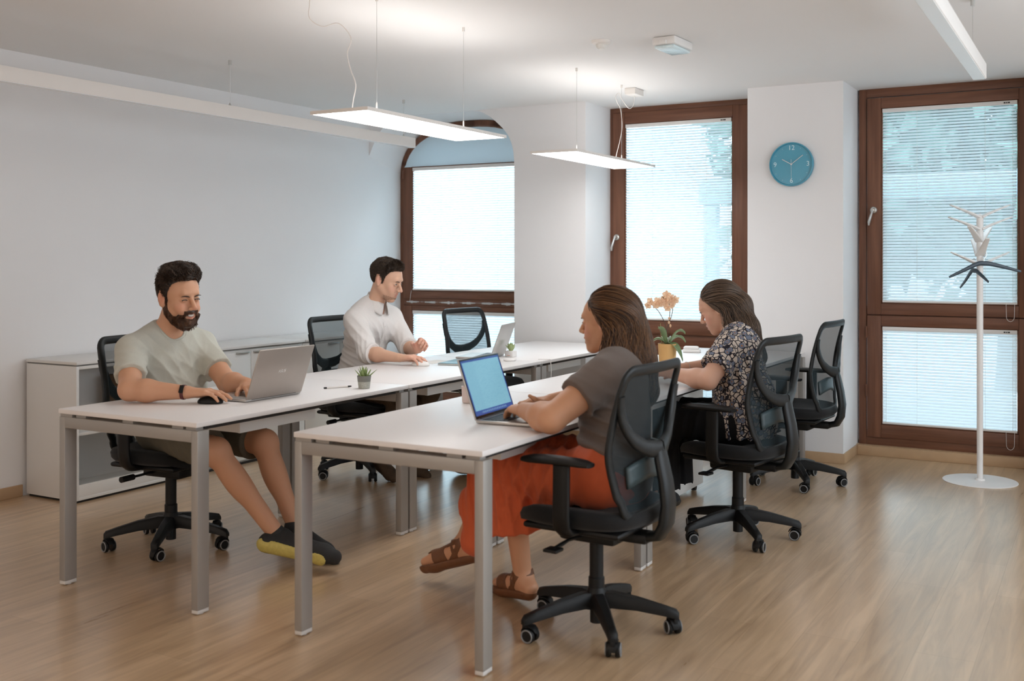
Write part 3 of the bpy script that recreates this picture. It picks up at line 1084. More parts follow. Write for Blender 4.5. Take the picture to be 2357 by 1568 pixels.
class Sdf:
    """smoothly blended round shapes; evaluated on a grid and skinned into one continuous surface"""
    def __init__(s):
        s.ops = []
    def cone(s, a, b, ra, rb, k=.02, op='u'):
        a, b = np.asarray(a, float), np.asarray(b, float)
        r = max(ra, rb)
        s.ops.append((op, 'c', (a, b, ra, rb), k, np.minimum(a, b) - r, np.maximum(a, b) + r))
        return s
    def ell(s, c, rad, F=None, k=.02, op='u'):
        c = np.asarray(c, float)
        rad = np.asarray(rad, float)
        F = np.eye(3) if F is None else F
        e = np.abs(F) @ rad
        s.ops.append((op, 'e', (c, rad, F), k, c - e, c + e))
        return s
    def half(s, p, n, k=.006):
        """keep only the side the normal points away from"""
        s.ops.append(('i', 'p', (np.asarray(p, float), unit(n)), k, None, None))
        return s
    def halfsub(s, p, n, k, c, r):
        """cut with a plane, but only inside a ball (keeps the rest)"""
        s.ops.append(('l', 'l', (np.asarray(p, float), unit(n), np.asarray(c, float), r), k, np.asarray(c, float) - r, np.asarray(c, float) + r))
        return s
    @staticmethod
    def dist(kind, prm, X, Y, Z):
        if kind == 'c':
            a, b, ra, rb = prm
            ba = b - a
            L = float(ba @ ba) + 1e-12
            px, py, pz = X - a[0], Y - a[1], Z - a[2]
            h = np.clip((px * ba[0] + py * ba[1] + pz * ba[2]) / L, 0, 1)
            return np.sqrt((px - h * ba[0]) ** 2 + (py - h * ba[1]) ** 2 + (pz - h * ba[2]) ** 2) - (ra + (rb - ra) * h)
        if kind == 'e':
            c, r, F = prm
            px, py, pz = X - c[0], Y - c[1], Z - c[2]
            q = [(px * F[0, i] + py * F[1, i] + pz * F[2, i]) / r[i] for i in range(3)]
            k0 = np.sqrt(q[0] ** 2 + q[1] ** 2 + q[2] ** 2)
            k1 = np.sqrt((q[0] / r[0]) ** 2 + (q[1] / r[1]) ** 2 + (q[2] / r[2]) ** 2) + 1e-9
            return k0 * (k0 - 1) / k1
        if kind == 'p':
            p, n = prm
            return (X - p[0]) * n[0] + (Y - p[1]) * n[1] + (Z - p[2]) * n[2]
        if kind == 'l':
            p, n, c, r = prm
            d = (X - p[0]) * n[0] + (Y - p[1]) * n[1] + (Z - p[2]) * n[2]
            s_ = np.sqrt((X - c[0]) ** 2 + (Y - c[1]) ** 2 + (Z - c[2]) ** 2) - r
            return np.maximum(-d, s_)      # region to remove: beyond the plane, inside the ball
    @staticmethod
    def comb(op, a, d, k):
        if op == 'u':
            h = np.maximum(k - np.abs(a - d), 0) / k
            return np.minimum(a, d) - h * h * k * .25
        if op in 'sl':
            h = np.maximum(k - np.abs(a + d), 0) / k
            return np.maximum(a, -d) + h * h * k * .25
        h = np.maximum(k - np.abs(a - d), 0) / k
        return np.maximum(a, d) + h * h * k * .25
    def at(s, P):
        X, Y, Z = P[:, 0], P[:, 1], P[:, 2]
        v = np.full(len(P), 1.0)
        for op, kind, prm, k, lo, hi in s.ops:
            v = s.comb(op, v, s.dist(kind, prm, X, Y, Z), k)
        return v
    def grad(s, P, e=.002):
        g = np.stack([s.at(P + d) - s.at(P - d) for d in np.eye(3) * e], 1)
        return g / (np.linalg.norm(g, axis=1)[:, None] + 1e-9)
    def skin(s, fine=(), hf=.003, hc=.006, disp=None, pad=.012):
        lo = np.min([o[4] for o in s.ops if o[0] == 'u'], 0) - pad
        hi = np.max([o[5] for o in s.ops if o[0] == 'u'], 0) + pad
        ax = []
        for i in range(3):
            c = [lo[i]]
            while c[-1] < hi[i]:
                x = c[-1]
                f_ = any(a[i] - hc < x < b[i] for a, b in fine)
                c.append(x + (hf if f_ else hc))
            ax.append(np.array(c, np.float32))
        v = np.full([len(a) for a in ax], 1.0, np.float32)
        for op, kind, prm, k, l, h in s.ops:
            if l is None:
                sl = tuple(slice(0, len(a)) for a in ax)
            else:
                m = k + .014
                sl = tuple(slice(max(0, np.searchsorted(ax[i], l[i] - m) - 1), np.searchsorted(ax[i], h[i] + m) + 1) for i in range(3))
            g = [ax[0][sl[0]][:, None, None], ax[1][sl[1]][None, :, None], ax[2][sl[2]][None, None, :]]
            v[sl] = s.comb(op, v[sl], s.dist(kind, prm, *g).astype(np.float32), k)
        if disp is not None:
            near = np.argwhere(np.abs(v) < .03)
            P = np.stack([ax[i][near[:, i]] for i in range(3)], 1).astype(float)
            v[near[:, 0], near[:, 1], near[:, 2]] += disp(P)
        return surface_nets(v, ax)

def surface_nets(v, ax):
    ins = v < 0
    nx, ny, nz = v.shape
    cnt = np.zeros((nx - 1, ny - 1, nz - 1), np.int8)
    for a in (0, 1):
        for b in (0, 1):
            for c in (0, 1):
                cnt += ins[a:nx - 1 + a, b:ny - 1 + b, c:nz - 1 + c]
    act = (cnt > 0) & (cnt < 8)
    I = np.argwhere(act)
    idx = np.full(act.shape, -1, np.int32)
    idx[act] = np.arange(len(I))
    del cnt
    pos = np.zeros((len(I), 3))
    n = np.zeros(len(I))
    cor = [(a, b, c) for a in (0, 1) for b in (0, 1) for c in (0, 1)]
    val = {c: v[I[:, 0] + c[0], I[:, 1] + c[1], I[:, 2] + c[2]].astype(float) for c in cor}
    pt = {c: np.stack([ax[i][I[:, i] + c[i]] for i in range(3)], 1) for c in cor}
    for p in cor:
        for i in range(3):
            if p[i] == 0:
                q = list(p)
                q[i] = 1
                q = tuple(q)
                a, b = val[p], val[q]
                m = (a < 0) != (b < 0)
                t = np.where(m, a / np.where(m, a - b, 1), 0)[:, None]
                pos += np.where(m[:, None], pt[p] + (pt[q] - pt[p]) * t, 0)
                n += m
    pos /= n[:, None]
    F = []
    for d in range(3):
        e1, e2 = (d + 1) % 3, (d + 2) % 3
        sl0 = [slice(None)] * 3
        sl1 = [slice(None)] * 3
        sl0[d] = slice(0, -1)
        sl1[d] = slice(1, None)
        m = ins[tuple(sl0)] != ins[tuple(sl1)]
        E_ = np.argwhere(m)
        lim = np.array(act.shape)
        ok = (E_[:, e1] > 0) & (E_[:, e2] > 0) & (E_[:, e1] < lim[e1]) & (E_[:, e2] < lim[e2])
        E_ = E_[ok]
        fl = ins[E_[:, 0], E_[:, 1], E_[:, 2]]
        q = []
        for o1, o2 in ((-1, -1), (0, -1), (0, 0), (-1, 0)):
            c = E_.copy()
            c[:, e1] += o1
            c[:, e2] += o2
            q.append(idx[c[:, 0], c[:, 1], c[:, 2]])
        q = np.stack(q, 1)
        q[~fl] = q[~fl][:, ::-1]
        F.append(q)
    F = np.concatenate(F)
    F = F[(F >= 0).all(1)]
    return pos, F

def np_obj(name, V, F, m, parent=None, col=None, smooth=True):
    me = bpy.data.meshes.new(name)
    F = np.asarray(F)
    me.vertices.add(len(V))
    me.vertices.foreach_set('co', np.ascontiguousarray(V, np.float32).ravel())
    k = F.shape[1]
    me.loops.add(F.size)
    me.loops.foreach_set('vertex_index', np.ascontiguousarray(F, np.int32).ravel())
    me.polygons.add(len(F))
    me.polygons.foreach_set('loop_start', np.arange(0, F.size, k, dtype=np.int32))
    me.polygons.foreach_set('loop_total', np.full(len(F), k, np.int32))
    me.update(calc_edges=True)
    if smooth:
        me.shade_smooth()
    if col is not None:
        a = me.color_attributes.new('tone', 'FLOAT_COLOR', 'POINT')
        c = np.ones((len(V), 4), np.float32)
        c[:, :3] = col
        a.data.foreach_set('color', c.ravel())
    me.materials.append(M[m] if isinstance(m, str) else m)
    o = bpy.data.objects.new(name, me)
    COL.objects.link(o)
    if parent:
        o.parent = parent
    return o

def toned(name, rough=.5, sss=0, spec=.4, mul=(1, 1, 1), bump=None):
    m = mat(name, (1, 1, 1), rough, spec=spec, sss=sss, bump=bump)
    nt = m.node_tree
    a = nt.nodes.new('ShaderNodeAttribute')
    a.attribute_name = 'tone'
    nt.links.new(a.outputs['Color'], nt.nodes['Principled BSDF'].inputs['Base Color'])
    return m
M['skin'] = toned('skin', .5, sss=.12, spec=.35, bump=(400, .12))
M['hair'] = toned('hair_strands', .42, spec=.45)
M['eye_white'] = mat('eye_white', (.62, .57, .54), .2, noise=(90, .03))
M['iris'] = mat('iris', (.04, .03, .025), .15, noise=(300, .2))
M['teeth'] = mat('teeth', (.70, .66, .60), .3, noise=(200, .04))
M['lip_dark'] = mat('mouth_inside', (.12, .03, .025), .5, noise=(90, .1))

def frame(fwd, up):
    f = unit(fwd)
    l = unit(np.cross(up, f))
    u = np.cross(f, l)
    return np.stack([f, l, u], 1)
def head_frame(yaw, pitch, roll=0):
    """columns: forward, left, up. yaw in degrees from +X, pitch down positive"""
    m = Matrix.Rotation(R(yaw), 3, 'Z') @ Matrix.Rotation(R(pitch), 3, 'Y') @ Matrix.Rotation(R(roll), 3, 'X')
    return np.array(m)

def add_head(S, c, F, s=1.0, smile=.5, fem=False, ear=True):
    def w(x, y, z): return c + F @ (np.array([x, y, z]) * s)
    r = lambda *a: np.array(a) * s
    S.ell(w(-.012, 0, .036), r(.098, .076, .084), F, .02)
    S.ell(w(.022, 0, .030), r(.068, .066, .070), F, .02)
    S.ell(w(.028, 0, -.028), r(.058, .058, .075), F, .02)
    jw = .046 if fem else .053
    for y in (-1, 1):
        S.cone(w(-.004, y * jw, -.040), w(.062, y * .016, -.098), .020 * s, .017 * s, .03)
        S.ell(w(.056, y * .038, -.022), r(.022, .022, .022), F, .02)
        S.ell(w(.070, y * .028, -.050), r(.018, .019, .022), F, .02)
    S.ell(w(.076, 0, -.100), r(.017, .020, .016), F, .022)
    S.ell(w(.068, 0, -.068), r(.026, .030, .026), F, .02)
    S.cone(w(.082, -.030, .028), w(.082, .030, .028), .0105 * s, .0105 * s, .018)
    for y in (-1, 1):
        S.ell(w(.098, y * .031, .004), r(.016, .017, .0115), F, .014, 's')
        S.ell(w(.0765, y * .031, .003), r(.0145, .0155, .0125), F, .004)
    nl = .118 if not fem else .112
    S.cone(w(.090, 0, .012), w(nl, 0, -.028), .0072 * s, .0105 * s, .012)
    for y in (-1, 1):
        S.ell(w(nl - .012, y * .0115, -.034), r(.009, .0075, .0075), F, .008)
    # lips
    wx = .023 + .005 * smile
    for y in (-1, 1):
        S.cone(w(.098, 0, -.0575), w(.088 - .006 * smile, y * wx, -.061 + .007 * smile), .0052 * s, .003 * s, .006)
        S.cone(w(.095, 0, -.0735 - .004 * smile), w(.087 - .006 * smile, y * wx * .9, -.064 + .006 * smile), .0058 * s, .003 * s, .006)
    if smile > .6:
        S.ell(w(.098, 0, -.0655), r(.012, .024, .0065), F, .004, 's')
        for y in (-1, 1):
            S.ell(w(.074, y * .036, -.040), r(.018, .017, .016), F, .015)
    if ear:
        for y in (-1, 1):
            Fe = F @ np.array(Matrix.Rotation(R(-12), 3, 'Y')) @ np.array(Matrix.Rotation(R(y * -14), 3, 'Z'))
            S.ell(w(-.010, y * .079, -.002), r(.019, .0075, .031), Fe, .006)
            S.ell(w(-.004, y * .0865, .004), r(.010, .006, .018), Fe, .006, 's')
            S.ell(w(-.006, y * .078, -.028), r(.010, .007, .010), Fe, .008)
    return w

def add_hand(S, wr, fd, n, side, s=1.0, curl=(.35, .35, .4, .45), thumb=.5, spread=1.0, k=.006):
    """wrist, finger direction, palm normal (palm faces it), side towards thumb"""
    fd = unit(fd)
    n = unit(n - fd * (n @ fd))
    sd = unit(np.cross(n, fd))
    if sd @ side < 0:
        sd = -sd
    def w(a, b, c): return wr + (fd * a + sd * b + n * c) * s
    kn = [(.088, .027, -.001), (.092, .008, -.004), (.087, -.011, -.003), (.078, -.028, .001)]
    for a, b, c in kn:
        S.cone(w(.008, b * .45, 0), w(a, b, c), .0150 * s, .0108 * s, .016)
    S.ell(w(.045, .0, .005), np.array([.042, .034, .012]) * s, np.stack([fd, sd, n], 1), .012)
    L_ = [(.041, .025, .020), (.046, .029, .021), (.042, .027, .021), (.033, .020, .018)]
    tips = []
    for i, ((a, b, c), Ls, cu) in enumerate(zip(kn, L_, curl)):
        p = w(a, b, c)
        ang = cu * .75
        fan = (b * 2.2) * spread
        rr = [.0092, .0082, .0076, .0066] if i < 3 else [.0082, .0072, .0066, .0058]
        for j, l in enumerate(Ls):
            d = unit(fd * math.cos(ang) + n * math.sin(ang) + sd * fan * .35)
            q = p + d * l * s
            S.cone(p, q, rr[j] * s, rr[j + 1] * s, k if j else .008)
            p = q
            ang += cu * (1.0 if j == 0 else .8)
        tips.append(p)
    p = w(.018, .020, .008)
    ang = thumb
    for j, (l, r0, r1) in enumerate(((.040, .0165, .012), (.032, .0112, .0098), (.025, .0096, .0075))):
        d = unit(fd * math.cos(.75 - .25 * j) + sd * math.sin(.75 - .3 * j) + n * ang * (.6 + .3 * j))
        q = p + d * l * s
        S.cone(p, q, r0 * s, r1 * s, .012 if j == 0 else k)
        p = q
    return tips

def torso_frame(J):
    up = unit(J['neck'] - J['pel'])
    left = unit(J['shL'] - J['shR'])
    fw = unit(np.cross(left, up))
    left = np.cross(up, fw)
    return np.stack([fw, left, up], 1)

def add_torso(S, J, g=0.0, fem=False, sc_=1.0, belly=0.0, upto='neck'):
    """g: extra thickness for clothing"""
    F = torso_frame(J)
    T = np.linalg.norm(J['neck'] - J['pel'])
    hw = np.linalg.norm(J['shL'] - J['shR']) / 2
    def w(x, y, t): return J['pel'] + F @ np.array([x, y, t * T])
    G = np.array([g, g, g])
    S.ell(w(-.005, 0, .0), np.array([.120, .170 if fem else .162, .12]) * sc_ + G, F, .05)
    S.ell(w(.0 + belly * .4, 0, .28), np.array([.105 + belly, .128 if fem else .145, .15]) * sc_ + G, F, .05)
    S.ell(w(-.005, 0, .62), np.array([.108, .140 if fem else .162, .165]) * sc_ + G, F, .05)
    S.ell(w(-.02, 0, .82), np.array([.085, hw * .86, .085]) * sc_ + G, F, .05)
    for y, s_ in ((-1, 'shR'), (1, 'shL')):
        if fem:
            S.ell(w(.075, y * .075, .60), np.array([.062, .066, .064]) * sc_ + G, F, .03)
        else:
            S.ell(w(.055, y * .075, .72), np.array([.055, .080, .065]) * sc_ + G, F, .04)
        S.cone(w(-.02, y * .03, .985), J[s_] + F[:, 2] * .005, .040 + g, .046 + g, .05)
    return F, w

def add_arm(S, sh, el, wr, g=0.0, s=1.0, k=.025, cut=None):
    S.cone(sh, sh + (el - sh) * .25, .058 * s + g, .052 * s + g, .04)
    S.cone(sh, el, .053 * s + g, .041 * s + g, k)
    if wr is not None:
        m = el + (wr - el) * .30
        S.cone(el, m, .039 * s + g, .043 * s + g, k)
        S.cone(m, wr, .042 * s + g, .0255 * s + g, k)

def add_leg(S, hip, kn, an, g=0.0, s=1.0):
    S.cone(hip, kn, .088 * s + g, .058 * s + g, .04)
    S.cone(kn, an, .053 * s + g, .036 * s + g, .03)
    S.ell(kn, np.array([.058, .056, .062]) * s + g, None, .02)
    d = unit(an - kn)
    th = unit(kn - hip)
    bk = -unit(th - d * (th @ d))
    c = kn + (an - kn) * .32 + bk * .016
    S.ell(c, np.array([.050, .050, .120]) * s + g, frame(-bk, -d), .03)

def add_foot(S, an, toe, g=0.0, s=1.0):
    d = unit(toe - an)
    up = unit(np.array([0, 0, 1.]) - d * d[2])
    heel = an - up * .045 - d * .03
    ball = toe - d * .06 - up * .005
    S.cone(an, heel, .034 * s + g, .032 * s + g, .02)
    S.cone(an - up * .01, ball, .034 * s + g, .026 * s + g, .03)
    S.cone(heel, ball - up * .008, .029 * s + g, .026 * s + g, .02)
    S.cone(ball, toe, .028 * s + g, .019 * s + g, .02)

def noise3(P, f, seed=0):
    """cheap smooth noise from folded sines, -1..1"""
    rng = np.random.default_rng(seed)
    out = np.zeros(len(P))
    for i in range(5):
        k = rng.normal(size=3)
        k = k / np.linalg.norm(k) * f * (.7 + .5 * i)
        k2 = rng.normal(size=3) * f * .6
        out += np.sin(P @ k + rng.uniform(0, 6) + 1.3 * np.sin(P @ k2 + rng.uniform(0, 6))) / (1 + .6 * i)
    return out / 3.0

def folds(P, dirs, seed=0):
    """soft cloth creases: (centre, crease direction, spacing, depth, reach)"""
    out = np.zeros(len(P))
    for i, (c, d, sp, dep, reach) in enumerate(dirs):
        q = P - np.asarray(c)
        wv = q @ unit(d)
        ph = wv / sp * 2 * PI + 1.6 * noise3(P, 6, seed + i)
        env = np.exp(-(np.linalg.norm(q, axis=1) / reach) ** 2)
        out += dep * (np.abs(np.sin(ph * .5)) ** .7 - .6) * env
    return out

def strands(paths, r0, r1, tone):
    """paths (N,K,3) -> one mesh of thin tapered three-sided strands"""
    N, K, _ = paths.shape
    t = np.gradient(paths, axis=1)
    t /= np.linalg.norm(t, axis=2)[..., None] + 1e-9
    ref = np.array([.31, .52, .79])
    a = np.cross(t, ref)
    a /= np.linalg.norm(a, axis=2)[..., None] + 1e-9
    b = np.cross(t, a)
    rad = (r0 + (r1 - r0) * np.linspace(0, 1, K) ** 2)[None, :, None]
    ring = [paths + rad * (a * math.cos(x) + b * math.sin(x)) for x in (0, 2 * PI / 3, 4 * PI / 3)]
    V = np.stack(ring, 2).reshape(-1, 3)
    base = (np.arange(N)[:, None] * K + np.arange(K - 1)[None]) * 3
    F = []
    for j in range(3):
        j2 = (j + 1) % 3
        F.append(np.stack([base + j, base + j2, base + 3 + j2, base + 3 + j], -1).reshape(-1, 4))
    col = np.repeat(tone, K * 3, axis=0)
    return V, np.concatenate(F), col

def scalp_roots(c, F, s, n, rng, test, head):
    """points on the skull where test(local xyz) says hair grows"""
    out = []
    while sum(len(o) for o in out) < n:
        d = rng.normal(size=(n * 2, 3))
        d /= np.linalg.norm(d, axis=1)[:, None]
        P = d * np.array([.12, .10, .125])
        W_ = c + (P * s) @ F.T
        for _ in range(4):
            W_ = W_ - head.grad(W_) * head.at(W_)[:, None]
        L = ((W_ - c) @ F) / s
        out.append(W_[test(L)])
    return np.concatenate(out)[:n]

def grow(roots, head, dirf, length, K, offs, rng, jitter=.0):
    """march strands along a direction field, hugging the surface at a given distance"""
    P = roots.copy()
    g = head.grad(P)
    prev = g.copy()
    paths = [P.copy()]
    ln = length if np.ndim(length) else np.full(len(P), length)
    for k in range(1, K):
        v = dirf(P, g, prev, k / (K - 1))
        v /= np.linalg.norm(v, axis=1)[:, None] + 1e-9
        P = P + v * (ln / (K - 1))[:, None] + rng.normal(size=P.shape) * jitter
        d = head.at(P)
        g = head.grad(P)
        push = np.maximum(offs * min(1, k / 3) - d, 0)
        P = P + g * push[:, None]
        prev = v
        paths.append(P.copy())
    return np.stack(paths, 1)

def tones(n, rng, c1, c2, p=1.0):
    t = rng.uniform(0, 1, n)[:, None] ** p
    return np.array(c1)[None] * (1 - t) + np.array(c2)[None] * t

def skin_tone(V, base, spots):
    col = np.tile(np.array(base, float), (len(V), 1))
    for c, rad, tone, amt in spots:
        q = np.linalg.norm((V - c) / rad, axis=1)
        m = amt * np.exp(-q ** 4)
        col = col * (1 - m[:, None]) + np.array(tone) * m[:, None]
    return col

def face_bits(person, w, F, s, lid=.6, smile=.5, brow=(.05, .03, .02), look=0, open_mouth=False, brow_th=.0028):
    for y in (-1, 1):
        e = MB()
        e.tube([tuple(w(.0885, y * (.031 + d_), .0035 - .0012 * abs(d_ / .011) ** 2 * 3)) for d_ in (-.012, -.006, 0, .006, .012)], [.0008, .0026 * (1.25 - lid), .0032 * (1.25 - lid), .0026 * (1.25 - lid), .0008], 8)
        eo = e.obj('eye', 'eye_white' if lid < .75 else 'iris', person, smooth=60)
        i_ = MB().sphere(tuple(w(.0905, y * .031 + look, .0025)), .0034 * (1.3 - lid), 8)
        i_.obj('iris', 'iris', eo, smooth=80)
        l = MB()
        l.tube([tuple(w(.0905 - .22 * abs(d_) ** 1.0, y * (.031 + d_), (.0072 - .0095 * max(0, lid - .5)) - 18 * d_ * d_)) for d_ in (-.014, -.007, 0, .007, .014)], [x * (1.5 if lid > .7 else 1) for x in (.0008, .0014, .0016, .0016, .001)], 6)
        l.obj('eyelash', 'iris', person, smooth=80)
        b = MB()
        b.tube([tuple(w(.0955 - .30 * max(0, d_ + .004), y * (.030 + d_), (.0205 if lid > .7 else .0235) - 12 * (d_ - .003) ** 2)) for d_ in (-.018, -.010, 0, .010, .020)], [.0015, brow_th * 1.0, brow_th * 1.0, brow_th * .8, .0008], 8, flat=(1.3, .8))
        b.obj('eyebrow', toned_plain(brow), person, smooth=80)
_tp = {}
def toned_plain(c):
    if c not in _tp:
        _tp[c] = mat('eyebrow_hair', c, .7, noise=(300, .3))
    return _tp[c]

def hair_patch(person, H, c, F, s, mfun, off, name, col, seed=0, amp=.003, freq=60):
    """hair mass grown from the skull itself: thick inside its outline, tapering to nothing at the hairline"""
    V, Fc = H.skin(hc=.0032)
    L = ((V - c) @ F) / s
    m = mfun(L)
    keep = m > -.001
    Fk = Fc[keep[Fc].all(1)]
    used = np.unique(Fk)
    mp_ = np.full(len(V), -1)
    mp_[used] = np.arange(len(used))
    V, L, m = V[used], L[used], m[used]
    t = np.clip(m / .016, 0, 1)
    t = t * t * (3 - 2 * t)
    V = V + H.grad(V) * ((off(L) + amp * noise3(V, freq, seed)) * t + .0006)[:, None]
    k = .5 + .5 * noise3(V, 90, seed + 3)
    return np_obj(name, V, mp_[Fk], 'hair', person, np.array(col)[None] * (.7 + .6 * k[:, None]))
def outline_fn(xs, zs):
    return lambda L: (L[:, 2] - np.interp(L[:, 0], xs, zs)) * .8
HAIRLINE = ([-.13, -.07, -.050, -.036, -.014, -.004, .016, .024, .040, .062, .10], [-.085, -.075, -.04, .028, .036, -.018, -.018, .028, .066, .080, .088])

A3 = lambda *a: np.array(a, float)
def ring_on(S, c, axis, rad, n=40, lift=.002):
    """closed loop where a cone of given radius about an axis meets the surface"""
    ax = unit(axis)
    a = unit(np.cross(ax, [0.3, .9, .1]))
    b = np.cross(ax, a)
    t = np.linspace(0, 2 * PI, n, endpoint=False)
    P = c + rad * (np.cos(t)[:, None] * a + np.sin(t)[:, None] * b)
    for _ in range(6):      # slide along the axis onto the surface
        g = S.grad(P) @ ax
        P = P - (S.at(P) / np.where(np.abs(g) < .3, .3 * np.sign(g + 1e-6), g))[:, None].clip(-.02, .02) * ax
    return P + S.grad(P) * lift

def neck_rib(parent, V, a, b, ra, rb, m, n=44):
    """ribbed band following the rim of the neck opening"""
    C = Sdf()
    C.cone(a, b, ra, rb, .01)
    ax = unit(a - b)
    sel = V[(np.abs(C.at(V)) < .0045) & ((V - b) @ ax > -rb * .98)]
    e1 = unit(np.cross(ax, [0, 1, .1]))
    e2 = np.cross(ax, e1)
    q = sel - b
    th = np.arctan2(q @ e2, q @ e1)
    pts = []
    for k in range(n):
        t = -PI + 2 * PI * (k + .5) / n
        near = np.abs((th - t + PI) % (2 * PI) - PI) < PI / n * 1.6
        if not near.any():
            continue
        g = sel[near]
        h = (g - b) @ ax
        w_ = g[h >= np.quantile(h, .8)]
        pts.append(w_.mean(0))
    P = np.array(pts)
    for _ in range(3):
        P = (np.roll(P, 1, 0) + P * 2 + np.roll(P, -1, 0)) / 4
    return MB().tube([tuple(x) for x in P], .0062, 8, closed=True).obj('neck_rib', m, parent, smooth=80)

def watch(person, c, ax, r, band, face_dir):
    ax = unit(ax)
    f = unit(face_dir - ax * (face_dir @ ax))
    s_ = np.cross(ax, f)
    wb = MB()
    wb.tube([tuple(c + r * (math.cos(t) * f + math.sin(t) * s_)) for t in np.linspace(0, 2 * PI, 32, endpoint=False)], .008, 8, closed=True, flat=(.22, 1), up=lambda p: Vector(ax))
    o = wb.obj('wristband', band, person, smooth=60)
    m = Matrix.Translation(tuple(c + f * (r + .003))) @ Matrix(np.stack([ax, s_, f], 1).tolist()).to_4x4()
    MB().box(-.009, .009, -.018, .018, -.004, .005, .003, mtx=m).obj('tracker_case', 'black', o)

def shoe_mesh(person, an, toe, up_m, sole_m, sole_up, s=1.0, name='shoe', scale=1.0):
    """closed shoe: upper wrapped round the foot plus a thick sole under it. sole_up: direction from sole to instep"""
    d = unit(toe - an)
    up = unit(sole_up - d * (sole_up @ d))
    hc = an - up * .048 - d * .035
    bc = toe - up * .022 - d * .055
    S = Sdf()
    S.cone(an + up * .01, hc + up * .01, .041 * s, .038 * s, .02)
    S.cone(an - up * .005 + d * .02, bc + up * .008, .040 * s, .034 * s, .03)
    S.cone(hc, bc, .037 * s, .036 * s, .02)
    S.cone(bc, toe - up * .022, .036 * s, .029 * s, .02)
    S.half(an + up * .035 + d * 0, up + d * -.25, .01)
    S.half(hc - up * .028, -up, .006)
    V, Fc = S.skin(hc=.0045)
    o = np_obj(name, V, Fc, up_m, person)
    T = Sdf()
    for a, b, r0, r1 in ((hc - d * .008, bc, .038, .044), (bc, toe - d * .0, .044, .032)):
        T.cone(a, b, r0 * s, r1 * s, .02)
    T.half(hc - up * .012, up, .005)
    T.half(hc - up * .040, -up, .006)
    V, Fc = T.skin(hc=.0045)
    np_obj('sole', V, Fc, sole_m, o)
    return o

def person(label, key):
    pass

def finish(o, base):
    """put the origin of a person at its base"""
    b = Vector(base)
    def go(q):
        q.data.transform(Matrix.Translation(-b))
        for c in q.children:
            go(c)
    go(o)
    o.location = b

def short_hair(person, c, F, s, head, rng, hairline, length, col1, col2, n=4200, lift=.5, curl=.0, name='hair', K=7, r=.0011, back=.3, off=None):
    roots = scalp_roots(c, F, s, n, rng, hairline, head)
    L = ((roots - c) @ F) / s
    if off is not None:
        roots = roots + head.grad(roots) * (off(L) * .8)[:, None]
    ln = length(L)
    fw, lf, up = F[:, 0], F[:, 1], F[:, 2]
    ph = rng.uniform(0, 6, n)
    def df(P, g, prev, t):
        Lq = ((P - c) @ F) / s
        flow = -fw[None] * back + up[None] * (.2 - .9 * t) + lf[None] * (Lq[:, 1:2] * 2)
        bl = np.clip((Lq[:, 0:1] + .02) / .08, 0, 1)
        flow = flow * (1 - .8 * bl) + (fw[None] * .5 + up[None] * .7) * bl
        k = 26
        sw = np.stack([np.sin(P[:, 0] * k * 3 + ph * .3 + t * 5), np.sin(P[:, 1] * k * 3 + 1 + ph * .3 + t * 4), np.sin(P[:, 2] * k * 3 + 2 + t * 5)], 1) * curl
        return g * lift * (1.2 - t) + flow * (.5 + .5 * t) + sw
    P = grow(roots, head, df, ln, K, .0035, rng, .0004)
    V, Fc, col = strands(P, r, r * .35, tones(n, rng, col1, col2, 1.6))
    return np_obj(name, V, Fc, 'hair', person, col)

